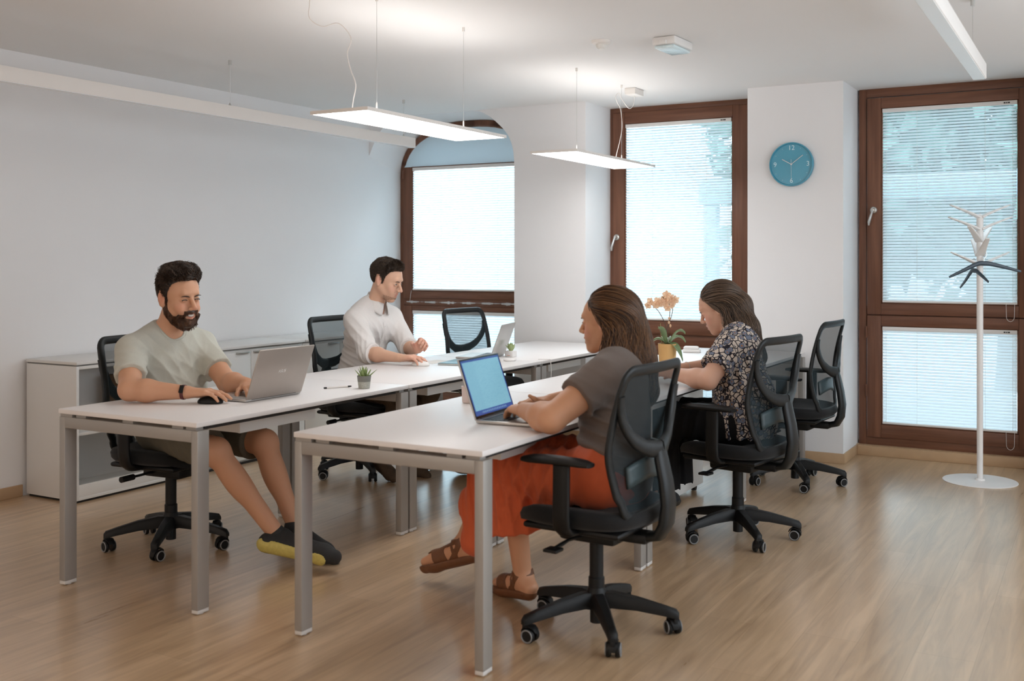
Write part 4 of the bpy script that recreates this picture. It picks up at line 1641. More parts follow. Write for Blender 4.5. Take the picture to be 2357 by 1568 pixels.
# ------------------------------------------------------------------ 1 bearded man in a T-shirt
def man_tshirt():
    rng = np.random.default_rng(3)
    c = A3(-3.797, 3.568, 1.192)
    F = head_frame(-9, 8, 3)
    s = 1.09
    J = dict(neck=A3(-3.885, 3.575, 1.035), pel=A3(-3.945, 3.65, .57), shR=A3(-3.905, 3.385, .948), shL=A3(-3.855, 3.762, .948),
             elR=A3(-3.722, 3.215, .798), wrR=A3(-3.485, 3.322, .790), elL=A3(-3.615, 3.70, .785), wrL=A3(-3.42, 3.62, .80),
             hipR=A3(-3.88, 3.545, .565), hipL=A3(-3.88, 3.755, .565), knR=A3(-3.415, 3.425, .52), knL=A3(-3.385, 3.70, .52),
             anR=A3(-3.205, 3.60, .125), anL=A3(-3.235, 3.75, .12))
    B = Sdf()
    Ft, tw_ = add_torso(B, J, belly=.025)
    B.cone(J['neck'] + A3(-.0, 0, -.03), c + F @ A3(-.022, 0, -.055), .062, .056, .03)
    for q in ('R', 'L'):
        add_arm(B, J['sh' + q], J['el' + q], J['wr' + q], s=1.12)
        add_leg(B, J['hip' + q], J['kn' + q], J['an' + q])
    toR, toL = A3(-2.945, 3.675, .075), A3(-3.02, 3.765, .045)
    add_foot(B, J['anR'], J['anR'] * .3 + toR * .7, s=.8)
    add_foot(B, J['anL'], J['anL'] * .3 + toL * .7, s=.8)
    w = add_head(B, c, F, s, smile=1.0)
    add_hand(B, J['wrR'], A3(.86, .48, .02), A3(.10, -.0, -1), A3(-.4, .9, 0), 1.05, curl=(.24, .26, .32, .38), thumb=.35)
    add_hand(B, J['wrL'], A3(.75, -.5, -.10), A3(0, 0, -1), A3(-.5, -.8, 0), 1.0, curl=(.45, .5, .5, .5), thumb=.4)
    V, Fc = B.skin(fine=[(c - .14, c + .15), (J['wrR'] - .03, J['wrR'] + A3(.2, .14, .05))], hf=.0029, hc=.006)
    base = (.58, .31, .19)
    spots = [(w(.095, 0, -.066), .020 * np.ones(3), (.42, .15, .12), .75), (w(.075, .042, -.03), .026 * np.ones(3), (.62, .27, .18), .5), (w(.075, -.042, -.03), .026 * np.ones(3), (.62, .27, .18), .5), (w(.118, 0, -.03), .014 * np.ones(3), (.60, .27, .19), .5),
             (w(-.005, -.085, 0), .03 * np.ones(3), (.60, .24, .16), .6)]
    col = skin_tone(V, base, spots)
    p = np_obj('person', V, Fc, 'skin', None, col)
    tag(p, 'bearded man in a pale green-grey T-shirt and dark shorts, hand on a mouse', 'person')
    face_bits(p, w, F, s, lid=.78, brow=(.03, .016, .01), brow_th=.003)
    # teeth
    MB().tube([tuple(w(.0925 - 18 * (y * y), y, -.0655 + 9 * y * y)) for y in (-.019, -.012, -.006, 0, .006, .012, .019)], [.002, .0045, .0055, .0058, .0055, .0045, .002], 8).obj('teeth', 'teeth', p, smooth=60)
    # T-shirt
    S = Sdf()
    add_torso(S, J, g=.015, belly=.034)
    S.ell(tw_(.03, 0, .42), A3(.13, .165, .14), Ft, .06)
    for q in ('R', 'L'):
        sh, el = J['sh' + q], J['el' + q]
        e = sh + (el - sh) * .66
        A = Sdf()
        S.cone(sh, e + (e - sh) * .2, .072, .069, .035)
        S.halfsub(e, e - sh, .004, e + (e - sh) * .35, .13)
    S.cone(J['neck'] + A3(.010, 0, .12), J['neck'] + A3(.030, 0, .005), .080, .064, .006, 's')
    S.half(A3(0, 0, .515), A3(0, 0, -1), .01)
    fd = [(J['shR'] + A3(.09, .05, -.12), (.1, 1, .8), .055, .010, .17), (J['shL'] + A3(.09, -.04, -.14), (.1, -1, .8), .055, .009, .15), (J['pel'] + A3(.1, -.05, .15), (.2, .5, 1), .07, .011, .18), (J['shR'] * .5 + J['elR'] * .5, (0, .3, 1), .035, .006, .10), (J['pel'] + A3(.06, .05, .30), (.1, 1, .25), .07, .008, .2)]
    V, Fc = S.skin(hc=.0048, disp=lambda P: folds(P, fd, 5) + .0012 * noise3(P, 30, 2))
    M['tee'] = mat('sage_jersey', (.50, .495, .43), .9, spec=.2, noise=(120, .05), bump=(700, .25), sheen=.15)
    t = np_obj('t_shirt', V, Fc, 'tee', p)
    neck_rib(t, V, J['neck'] + A3(.010, 0, .12), J['neck'] + A3(.030, 0, .005), .080, .064, 'tee')
    # shorts
    S = Sdf()
    Fq = torso_frame(J)
    S.ell(J['pel'] + A3(.01, 0, -.01), A3(.135, .178, .125), Fq, .05)
    for q in ('R', 'L'):
        h_, k_ = J['hip' + q], J['kn' + q]
        e = h_ + (k_ - h_) * .86
        S.cone(h_, e + (e - h_) * .12, .100, .088, .05)
        S.halfsub(e, k_ - h_, .004, e + (e - h_) * .25, .14)
    fd = [(J['hipR'] * .4 + J['knR'] * .6, (1, .2, .6), .05, .008, .15), (J['hipL'] * .4 + J['knL'] * .6, (1, -.2, .6), .05, .008, .15)]
    V, Fc = S.skin(hc=.0065, disp=lambda P: folds(P, fd, 9))
    np_obj('shorts', V, Fc, mat('olive_shorts', (.13, .115, .085), .9, spec=.2, noise=(60, .08), bump=(500, .3)), p)
    # shoes: soles turned towards the viewer
    M['sole_y'] = mat('yellowish_sole', (.55, .45, .12), .6, noise=(60, .25), bump=(120, .6))
    M['shoe_k'] = mat('black_knit', (.02, .02, .02), .8, noise=(200, .2), bump=(400, .4))
    for an, to, up in ((J['anR'], toR, A3(-.42, .80, .42)), (J['anL'], toL, A3(-.1, .25, .95))):
        so = shoe_mesh(p, an, to, 'shoe_k', 'sole_y', up, 1.08)
        d = unit(to - an)
        sk = Sdf()
        sk.cone(an + (J['knR'] - J['anR']) * .06, an, .042, .044, .02)
        V, Fc = sk.skin(hc=.005)
        np_obj('sock', V, Fc, 'shoe_k', p)
        side = unit(np.cross(d, up))
        for k_ in range(4):
            q = an + d * (.035 + .022 * k_) + unit(up) * (.042 - .008 * k_)
            MB().tube([tuple(q - side * .02), tuple(q + unit(up) * .004), tuple(q + side * .02)], .0022, 6).obj('lace', mat('neon_lace', (.35, .6, .12), .5, noise=(90, .1)), so)
    watch(p, J['wrR'] + unit(J['elR'] - J['wrR']) * .015, J['wrR'] - J['elR'], .031, mat('maroon_band', (.10, .02, .02), .5, noise=(90, .1)), A3(.1, -.9, .5))
    # hair and beard
    H = Sdf()
    add_head(H, c, F, s, smile=.8, ear=False)
    mf = outline_fn(*HAIRLINE)
    offf = lambda L: (.003 + .034 * np.clip((L[:, 2] - .035) / .085, 0, 1) ** 1.4 * (1 + .5 * np.clip(L[:, 0] / .08, -.5, 1))) * np.clip(mf(L) / .02, 0, 1)
    hb = hair_patch(p, H, c, F, s, mf, offf, 'hair', (.022, .013, .009), 4, .009, 55)
    def ln(L):
        x, y, z = L.T
        return (.010 + .036 * np.clip((z - .02) / .09, 0, 1) * (.8 + .5 * np.clip(x / .08, -.5, 1))) * rng.uniform(.5, 1.35, len(L))
    sh_ = short_hair(p, c, F, s, H, rng, lambda L: mf(L) > .001, ln, (.020, .012, .008), (.095, .052, .030), n=13000, lift=1.0, curl=1.3, r=.0011, name='hair_curls', off=offf)
    sh_.parent = hb
    def bmask(L):
        x, y, z = L.T
        a = np.abs(y)
        top = np.interp(x, [-.004, .010, .022, .045, .068, .080, .12], [.0, -.012, -.046, -.072, -.068, -.044, -.044])
        m = np.minimum(top - z, (x - (-.002 + .35 * np.maximum(0, -z - .05))))
        m = np.minimum(m, z + .128)
        mouth = np.sqrt(((y) / .031) ** 2 + ((z + .0665) / .0135) ** 2) - 1
        m = np.where(x > .06, np.minimum(m, mouth * .012), m)
        m = np.where(z > -.060, np.where(x > .05, np.minimum(m, .034 - a), m), m)
        under = np.where(z < -.085, x - .018, 1)
        return np.minimum(m, under)
    hb2 = hair_patch(p, H, c, F, s, bmask, lambda L: .001 + .004 * np.clip((-.05 - L[:, 2]) / .05, 0, 1), 'beard', (.050, .024, .013), 8, .001, 90)
    def bd(P, g, prev, t):
        return g * .45 + -F[:, 2][None] * .8 + F[:, 0][None] * .2 + .45 * np.stack([np.sin(P[:, 0] * 150), np.sin(P[:, 1] * 150), np.sin(P[:, 2] * 120)], 1)
    n = 11000
    r_ = scalp_roots(c, F, s, n, rng, lambda L: bmask(L) > .0, H)
    L = ((r_ - c) @ F) / s
    le = .006 + .012 * np.clip((-.03 - L[:, 2]) / .06, 0, 1)
    r_ = r_ + H.grad(r_) * (.0035 * np.clip((-.05 - L[:, 2]) / .05, 0, 1))[:, None]
    Pp = grow(r_, H, bd, le * rng.uniform(.7, 1.2, n), 5, .0012, rng, .0002)
    V, Fc, col = strands(Pp, .0009, .0004, tones(n, rng, (.03, .014, .008), (.20, .09, .045), 1.5))
    np_obj('beard_strands', V, Fc, 'hair', hb2, col)
    # under-layer of the beard
    finish(p, (-3.93, 3.62, 0))

# ------------------------------------------------------------------ 2 man in a white shirt
def man_shirt():
    rng = np.random.default_rng(5)
    c = A3(-3.985, 5.470, 1.238)
    F = head_frame(8, 20, 0)
    s = 1.03
    J = dict(neck=A3(-4.09, 5.483, 1.085), pel=A3(-4.215, 5.47, .572), shR=A3(-4.10, 5.30, .985), shL=A3(-4.09, 5.665, .985),
             elR=A3(-3.895, 5.165, .800), wrR=A3(-3.655, 5.145, .785), elL=A3(-3.905, 5.60, .800), wrL=A3(-3.715, 5.42, .812),
             hipR=A3(-4.15, 5.37, .565), hipL=A3(-4.15, 5.57, .565), knR=A3(-3.75, 5.33, .54), knL=A3(-3.72, 5.55, .54),
             anR=A3(-3.985, 5.375, .13), anL=A3(-3.88, 5.56, .10))
    B = Sdf()
    add_torso(B, J)
    B.cone(J['neck'] + A3(0, 0, -.03), c + F @ A3(-.025, 0, -.05), .058, .052, .03)
    for q in ('R', 'L'):
        add_arm(B, J['sh' + q], J['el' + q], J['wr' + q])
        add_leg(B, J['hip' + q], J['kn' + q], J['an' + q])
    toR, toL = A3(-3.80, 5.29, .05), A3(-3.71, 5.53, .03)
    add_foot(B, J['anR'], J['anR'] * .3 + toR * .7, s=.8)
    add_foot(B, J['anL'], J['anL'] * .3 + toL * .7, s=.8)
    w = add_head(B, c, F, s, smile=.45)
    add_hand(B, J['wrR'], A3(.93, .20, .08), A3(.10, 0, -1), A3(-.2, 1, 0), 1.0, curl=(.32, .38, .45, .5), thumb=.35)
    add_hand(B, J['wrL'], A3(.72, -.30, .55), A3(.45, -.75, -.25), A3(-.2, -.3, .9), 1.0, curl=(.75, .95, 1.05, 1.1), thumb=.75)
    V, Fc = B.skin(fine=[(c - .13, c + .14), (J['wrR'] - .03, J['wrR'] + A3(.19, .10, .06)), (J['wrL'] - .08, J['wrL'] + .14)], hf=.003, hc=.0065)
    spots = [(w(.092, 0, -.065), .018 * np.ones(3), (.45, .17, .14), .8), (w(.074, -.042, -.03), .026 * np.ones(3), (.70, .36, .27), .5), (w(.118, 0, -.03), .014 * np.ones(3), (.70, .36, .28), .5), (w(-.005, -.085, 0), .03 * np.ones(3), (.68, .32, .24), .6),
             (J['wrR'] + A3(.13, .03, 0), .08 * np.ones(3), (.72, .38, .29), .6), (J['wrL'] + A3(.05, -.03, .05), .09 * np.ones(3), (.74, .36, .28), .6)]
    col = skin_tone(V, (.66, .40, .28), spots)
    p = np_obj('person', V, Fc, 'skin', None, col)
    tag(p, 'dark-haired man in a white shirt with rolled sleeves, looking down at his desk', 'person')
    face_bits(p, w, F, s, lid=.5, brow=(.04, .025, .018), brow_th=.0024)
    S = Sdf()
    add_torso(S, J, g=.017, belly=.01)
    for q in ('R', 'L'):
        sh, el, wr = J['sh' + q], J['el' + q], J['wr' + q]
        S.cone(sh, el, .073, .062, .035)
        e = el + (wr - el) * .16
        S.cone(el, e + (wr - el) * .12, .060, .056, .03)
        S.halfsub(e, wr - el, .003, e + unit(wr - el) * .055, .085)
    S.cone(J['neck'] + A3(.03, 0, .12), J['neck'] + A3(.045, 0, -.02), .070, .048, .005, 's')
    S.half(A3(0, 0, .53), A3(0, 0, -1), .01)
    fd = [(J['shR'] * .5 + J['elR'] * .5, (.6, .5, .7), .045, .010, .13), (J['elR'], (1, .2, .5), .030, .008, .10), (J['shR'] + A3(.08, .08, -.12), (.3, 1, .7), .05, .010, .15), (J['pel'] + A3(.05, -.08, .12), (.4, .2, 1), .055, .014, .18), (J['elL'], (1, -.2, .5), .03, .008, .1), (J['pel'] + A3(0, -.1, .25), (.5, .2, 1), .06, .010, .16)]
    V, Fc = S.skin(hc=.0055, disp=lambda P: folds(P, fd, 15) + .001 * noise3(P, 30, 3))
    M['shirt'] = mat('white_shirt', (.74, .71, .69), .85, spec=.2, noise=(90, .03), bump=(600, .2), sheen=.15)
    t = np_obj('shirt', V, Fc, 'shirt', p)
    # rolled cuffs
    for q in ('R', 'L'):
        el, wr = J['el' + q], J['wr' + q]
        ax = unit(wr - el)
        for k_ in range(3):
            cc = el + (wr - el) * (.04 + .045 * k_)
            a = unit(np.cross(ax, [0, 0, 1]))
            b = np.cross(ax, a)
            MB().tube([tuple(cc + (.0575 + .002 * math.sin(3 * th + k_)) * (math.cos(th) * a + math.sin(th) * b)) for th in np.linspace(0, 2 * PI, 28, endpoint=False)], .009, 8, closed=True).obj('cuff', 'shirt', t, smooth=60)
    # collar
    Ft = torso_frame(J)
    n0 = J['neck'] + A3(.010, 0, .022)
    for y in (-1, 1):
        pts_o, pts_i = [], []
        for i in range(15):
            a = PI * (1 - i / 14 * .93)
            rr = .058
            dirv = Ft[:, 0] * math.cos(a) + Ft[:, 1] * y * math.sin(a)
            drop = .020 * (1 + math.cos(a))
            tp = n0 + dirv * rr + Ft[:, 2] * (.044 - drop * 1.1) + Ft[:, 0] * .012 * (1 + math.cos(a))
            wid = .050 + .026 * max(0, math.cos(a))
            bt = tp + dirv * .020 - Ft[:, 2] * wid + (Ft[:, 1] * y * .018 * max(0, math.cos(a)))
            pts_o.append(tp)
            pts_i.append(bt)
        cm = MB()
        cm.grid(lambda u, v_: Vector(pts_o[round(u * 14)] * (1 - v_) + pts_i[round(u * 14)] * v_ + (Ft[:, 0] * .004 * math.sin(v_ * PI))), 14, 4)
        o = cm.obj('collar', 'shirt', t, smooth=70)
        sm = o.modifiers.new('thickness', 'SOLIDIFY')
        sm.thickness = .003
    # placket with buttons
    q0 = J['neck'] + A3(.075, 0, -.075)
    pts = []
    for i in range(12):
        pts.append(J['pel'] + Ft @ A3(.14, .0, (.86 - .062 * i) * .525))
    P = np.array(pts)
    for _ in range(8):
        P = P - S.grad(P) * S.at(P)[:, None]
    MB().tube([tuple(x) for x in P + Ft[:, 0] * .001], .013, 10, flat=(1, .16), up=lambda x: Vector(Ft[:, 0])).obj('placket', 'shirt', t, smooth=60)
    for i in (1, 4, 7, 10):
        MB().sphere(tuple(P[i] + Ft[:, 0] * .004), .0048, 8, (.5, 1, 1)).obj('button', 'white_metal', t)
    # trousers
    S = Sdf()
    S.ell(J['pel'] + A3(.01, 0, -.02), A3(.128, .170, .115), Ft, .05)
    for q in ('R', 'L'):
        h_, k_, a_ = J['hip' + q], J['kn' + q], J['an' + q]
        S.cone(h_, k_, .096, .074, .05)
        S.cone(k_, a_ + A3(0, 0, .02), .072, .052, .03)
        S.halfsub(a_ + (k_ - a_) * .10, a_ - k_, .004, a_, .08)
    fd = [(J['hipR'] * .3 + J['knR'] * .7, (1, .2, .3), .04, .010, .16), (J['knR'], (.5, .1, 1), .04, .010, .12), (J['hipL'] * .3 + J['knL'] * .7, (1, -.2, .3), .04, .010, .16)]
    V, Fc = S.skin(hc=.007, disp=lambda P: folds(P, fd, 19))
    np_obj('trousers', V, Fc, mat('brown_trousers', (.075, .048, .028), .85, spec=.2, noise=(60, .1), bump=(500, .3)), p)
    M['suede'] = mat('brown_suede', (.085, .055, .035), .9, spec=.15, noise=(90, .15), bump=(400, .4))
    M['sole_b'] = mat('dark_sole', (.05, .04, .03), .7, noise=(60, .1))
    for an, to, up in ((J['anR'], toR, A3(.25, -.35, .8)), (J['anL'], toL, A3(0, 0, 1))):
        so = shoe_mesh(p, an, to, 'suede', 'sole_b', up, 1.0)
    # hair
    H = Sdf()
    add_head(H, c, F, s, smile=.4, ear=False)
    mf = outline_fn(*HAIRLINE)
    offf = lambda L: (.003 + .014 * np.clip((L[:, 2] - .02) / .09, 0, 1) * (1 + .2 * np.clip(L[:, 0] / .08, -.4, 1))) * np.clip(mf(L) / .02, 0, 1)
    hb = hair_patch(p, H, c, F, s, mf, offf, 'hair', (.030, .021, .015), 4, .003, 60)
    def ln(L):
        x, y, z = L.T
        return (.009 + .016 * np.clip((z - .02) / .09, 0, 1)) * rng.uniform(.7, 1.25, len(L))
    sh_ = short_hair(p, c, F, s, H, rng, lambda L: mf(L) > .001, ln, (.024, .016, .011), (.12, .080, .055), n=11000, lift=.5, curl=.3, r=.0011, name='hair_strands', off=offf)
    sh_.parent = hb
    def bz(L):
        x, y, z = L.T
        a = np.abs(y)
        chin = (x > .045) & (z < -.080) & (a < .036)
        mous = (x > .07) & (z < -.042) & (z > -.058) & (a < .028)
        jaw = (x > .035) & (z < -.078)
        return (chin | mous | jaw) & (z > -.122) & ~((x > .07) & (a < .022) & (z < -.053) & (z > -.078))
    n = 1500
    r_ = scalp_roots(c, F, s, n, rng, bz, H)
    Pp = grow(r_, H, lambda P, g, prev, t: g * .3 - F[:, 2][None] * .7, .004 * rng.uniform(.7, 1.3, n), 3, .0004, rng, .0001)
    V, Fc, col = strands(Pp, .00045, .0003, tones(n, rng, (.30, .18, .12), (.46, .29, .20)))
    np_obj('beard', V, Fc, 'hair', p, col)
    finish(p, (-4.18, 5.45, 0))

# ------------------------------------------------------------------ long hair shared by both women
def long_hair(person, c, F, s, head, guide, rng, c1, c2, n, hairline, length, side_bias, seed, wave=.5, cover=None, name='hair'):
    vol = Sdf()
    for a, b, r0, r1, k in guide:
        vol.cone(a, b, r0, r1, k)
    cap_c = c + F @ (A3(-.016, 0, .044) * s)
    vol.ell(cap_c, A3(.104, .085, .086) * s, F, .03)
    vol.halfsub(c + F @ (A3(.026, 0, .045) * s), F @ A3(.80, 0, -.60), .012, c + F @ A3(.085, 0, -.05), .155)
    V, Fc = vol.skin(hc=.005, disp=lambda P: .004 * noise3(P * A3(1, 1, .25), 60, seed))
    t = .5 + .5 * noise3(V * A3(1, 1, .2), 70, seed + 1)
    base = np.array(c1)[None] * (1 - t[:, None]) * .9 + np.array(c2)[None] * t[:, None] * .35
    hb = np_obj(name, V, Fc, 'hair', person, base)
    both = Sdf()
    both.ops = list(vol.ops)
    roots = scalp_roots(c, F, s, n, rng, hairline, head)
    fw, lf, up = F[:, 0], F[:, 1], F[:, 2]
    off = rng.uniform(.001, .014, n)
    ph = rng.uniform(0, 6, n)
    ln = length(((roots - c) @ F) / s) * rng.uniform(.8, 1.08, n)
    K = 26
    P = roots.copy()
    paths = [P.copy()]
    for k in range(1, K):
        q = k / (K - 1)
        Lq = ((P - c) @ F) / s
        low = np.clip((.05 - Lq[:, 2:3]) / .10, 0, 1)
        v = -fw[None] * (.95 - .8 * low) + A3(0, 0, -1)[None] * (.25 + 1.0 * low) + side_bias[None] * low * .35
        sw = np.stack([np.sin(P[:, 2] * 42 + ph), np.cos(P[:, 2] * 38 + ph * 1.3), 0 * ph], 1) * wave * low
        v = v + sw
        g = vol.grad(P)
        v = v - g * (np.sum(v * g, 1) * .9)[:, None]
        v /= np.linalg.norm(v, axis=1)[:, None] + 1e-9
        P = P + v * (ln / (K - 1))[:, None]
        d = vol.at(P)
        P = P + g * ((off * min(1, k / 4) - d) * .8)[:, None].clip(-.03, .03)
        paths.append(P.copy())
    V, Fc, col = strands(np.stack(paths, 1), .0016, .0007, tones(n, rng, c1, c2, 1.5))
    st = np_obj('hair_strands', V, Fc, 'hair', hb, col)
    return vol, hb

# ------------------------------------------------------------------ 3 woman in orange trousers
def woman_orange():
    rng = np.random.default_rng(8)
    c = A3(-1.705, 3.800, 1.125)
    F = head_frame(184, 6, 0)
    s = .99
    J = dict(neck=A3(-1.650, 3.765, .985), pel=A3(-1.60, 3.63, .575), shR=A3(-1.70, 3.92, .905), shL=A3(-1.625, 3.575, .925),
             elL=A3(-1.735, 3.375, .795), wrL=A3(-1.905, 3.490, .800), elR=A3(-1.84, 3.99, .800), wrR=A3(-1.935, 3.775, .800),
             hipL=A3(-1.62, 3.53, .565), hipR=A3(-1.63, 3.73, .57), knL=A3(-2.03, 3.60, .545), knR=A3(-2.10, 3.70, .595),
             anL=A3(-2.02, 3.69, .105), anR=A3(-2.335, 3.745, .185))
    B = Sdf()
    add_torso(B, J, fem=True, sc_=1.08)
    B.cone(J['neck'] + A3(0, 0, -.03), c + F @ A3(-.02, 0, -.05), .056, .050, .03)
    for q in ('R', 'L'):
        add_arm(B, J['sh' + q], J['el' + q], J['wr' + q], s=1.2)
        add_leg(B, J['hip' + q], J['kn' + q], J['an' + q], s=1.0)
    toL, toR = A3(-2.185, 3.765, .04), A3(-2.52, 3.735, .085)
    add_foot(B, J['anL'], toL, s=.95)
    add_foot(B, J['anR'], toR, s=.95)
    w = add_head(B, c, F, s, smile=.5, fem=True)
    add_hand(B, J['wrL'], A3(-.80, .55, -.02), A3(0, .05, -1), A3(.4, .9, 0), .93, curl=(.40, .42, .45, .5), thumb=.35)
    add_hand(B, J['wrR'], A3(-.85, -.40, .0), A3(0, 0, -1), A3(.3, -.9, .2), .93, curl=(.40, .42, .45, .5), thumb=-.5)
    V, Fc = B.skin(fine=[(c - .13, c + .13), (J['wrL'] + A3(-.19, -.03, -.03), J['wrL'] + A3(.03, .15, .04))], hf=.003, hc=.0065)
    spots = [(w(.092, 0, -.065), .018 * np.ones(3), (.50, .16, .14), .8), (w(.074, .042, -.03), .030 * np.ones(3), (.68, .30, .22), .6), (w(-.005, .085, 0), .03 * np.ones(3), (.66, .28, .20), .6)]
    p = np_obj('person', V, Fc, 'skin', None, skin_tone(V, (.60, .31, .18), spots))
    tag(p, 'woman with long brown hair, grey-brown T-shirt and orange trousers, typing on the lit laptop', 'person')
    face_bits(p, w, F, s, lid=.6, brow=(.07, .04, .025), brow_th=.0022)
    S = Sdf()
    add_torso(S, J, g=.012, fem=True, sc_=1.08, belly=.01)
    for q in ('R', 'L'):
        sh, el = J['sh' + q], J['el' + q]
        e = sh + (el - sh) * .50
        S.cone(sh, e + (e - sh) * .25, .079, .080, .035)
        S.halfsub(e, e - sh, .004, e + (e - sh) * .45, .13)
    S.cone(J['neck'] + A3(-.012, 0, .12), J['neck'] + A3(-.03, 0, -.01), .085, .062, .006, 's')
    S.half(A3(0, 0, .475), A3(0, 0, -1), .01)
    fd = [(J['pel'] + A3(-.08, -.10, .18), (.3, .3, 1), .05, .013, .17), (J['shL'] + A3(-.06, .06, -.13), (.4, 1, .6), .05, .010, .13), (J['pel'] + A3(.0, -.12, .05), (.2, .2, 1), .05, .014, .16)]
    V, Fc = S.skin(hc=.0055, disp=lambda P: folds(P, fd, 25) + .001 * noise3(P, 30, 3))
    np_obj('t_shirt', V, Fc, mat('taupe_jersey', (.155, .122, .105), .9, spec=.2, noise=(120, .06), bump=(700, .25), sheen=.15), p)
    # wide cropped trousers
    S = Sdf()
    Ft = torso_frame(J)
    S.ell(J['pel'] + A3(-.01, 0, -.02), A3(.150, .200, .125), Ft, .05)
    for q, hem, r_k, r_h in (('R', A3(-2.215, 3.70, .36), .105, .120), ('L', A3(-2.00, 3.60, .34), .105, .135)):
        h_, k_, a_ = J['hip' + q], J['kn' + q], J['an' + q]
        S.cone(h_, k_, .112, .088, .05)
        S.cone(k_ + A3(.02, 0, -.01), hem, .088, r_h * .86, .04)
        S.cone(k_ + A3(.20, 0, -.02), hem + A3(.17, -.01, .08), .085, .07, .05)
        dd = unit(hem - k_)
        S.halfsub(hem + dd * .03, dd, .004, hem + dd * .13, .17)
    S.cone(A3(-2.16, 3.66, .52), A3(-2.20, 3.62, .24), .07, .06, .05)
    fd = [(J['knL'], (1, .2, .25), .05, .020, .25), (J['hipL'] * .5 + J['knL'] * .5, (1, .3, -.4), .06, .018, .22), (J['knR'] + A3(-.05, 0, -.15), (1, .3, .1), .05, .018, .2)]
    V, Fc = S.skin(hc=.0065, disp=lambda P: folds(P, fd, 29))
    np_obj('trousers', V, Fc, mat('orange_cloth', (.60, .115, .042), .8, spec=.25, noise=(40, .08), bump=(400, .2), sheen=.1), p)
    # wedge sandals
    M['tan_leather'] = mat('tan_leather', (.16, .06, .022), .55, noise=(50, .2), bump=(300, .3))
    M['cork'] = mat('pale_sole', (.55, .36, .22), .7, noise=(90, .15))
    for an, to, up in ((J['anL'], toL, A3(0, 0, 1)), (J['anR'], toR, A3(-.25, 0, .97))):
        d = unit(to - an)
        up = unit(up - d * (up @ d) * .6)
        T = Sdf()
        h_ = an - up * .062 - d * .03
        t_ = to - up * .020
        T.cone(h_, t_ - d * .05, .033, .041, .02)
        T.cone(t_ - d * .05, t_, .041, .030, .02)
        pn = unit(np.cross(np.cross(d, up), t_ - h_))
        if pn @ up < 0:
            pn = -pn
        T.half(h_ + pn * .008, pn, .004)
        T.half(h_ - pn * .030, -(pn + d * .10), .004)
        V, Fc = T.skin(hc=.0045)
        sd_ = np_obj('sandal', V, Fc, 'tan_leather', p)
        T.ops = T.ops[:2]
        T.half(h_ - pn * .028, pn + d * .10, .003)
        T.half(h_ - pn * .037, -(pn + d * .10), .004)
        V, Fc = T.skin(hc=.0035)
        np_obj('sole', V, Fc, 'cork', sd_)
        U = Sdf()
        add_foot(U, an, to, g=.004, s=.95)
        U.cone(an + up * .03, an, .043, .043, .01)
        def bands(P, an=an, d=d, up=up):
            a = (P - an) @ d
            b = (P - an) @ up
            inb = ((a > .085) & (a < .15)) | (np.abs(a * .75 + b + .0) < .016) | ((b > .006) & (b < .028)) | (np.abs(a - .04 + (P[:, 1] - an[1]) * .0) < .010)
            return np.where(inb & (b < .03) & (b > -.085), 0, .03)
        V, Fc = U.skin(hc=.004, disp=bands)
        np_obj('strap', V, Fc, 'tan_leather', sd_)
    # hair: half pulled back, falling over the near shoulder and the back
    H = Sdf()
    add_head(H, c, F, s, smile=.4, fem=True, ear=False)
    bk, lf, up = -F[:, 0], F[:, 1], F[:, 2]
    g = [(c + bk * .050 + up * .02, c + bk * .070 - up * .06, .085, .078, .04),
         (c + bk * .060 - up * .05, c + bk * .085 + lf * .02 - up * .16, .078, .085, .04),
         (c + bk * .085 + lf * .02 - up * .15, c + bk * .120 + lf * .04 - up * .27, .085, .062, .04),
         (c + bk * .03 + lf * .045 - up * .03, c + bk * .04 + lf * .085 - up * .15, .048, .046, .04),
         (c + bk * .03 - lf * .045 - up * .03, c + bk * .05 - lf * .06 - up * .14, .045, .04, .04)]
    def hl(L):
        x, y, z = L.T
        return ((z > np.interp(x, [-.13, -.02, .0, .02, .045, .07, .1], [-.08, -.07, -.02, .03, .066, .084, .09])))
    long_hair(p, c, F, s, H, g, rng, (.030, .014, .008), (.26, .125, .052), 5200, hl, lambda L: .34 + .10 * (L[:, 2] > .03), lf * .6 + bk * .2, 31)
    finish(p, (-1.62, 3.62, 0))

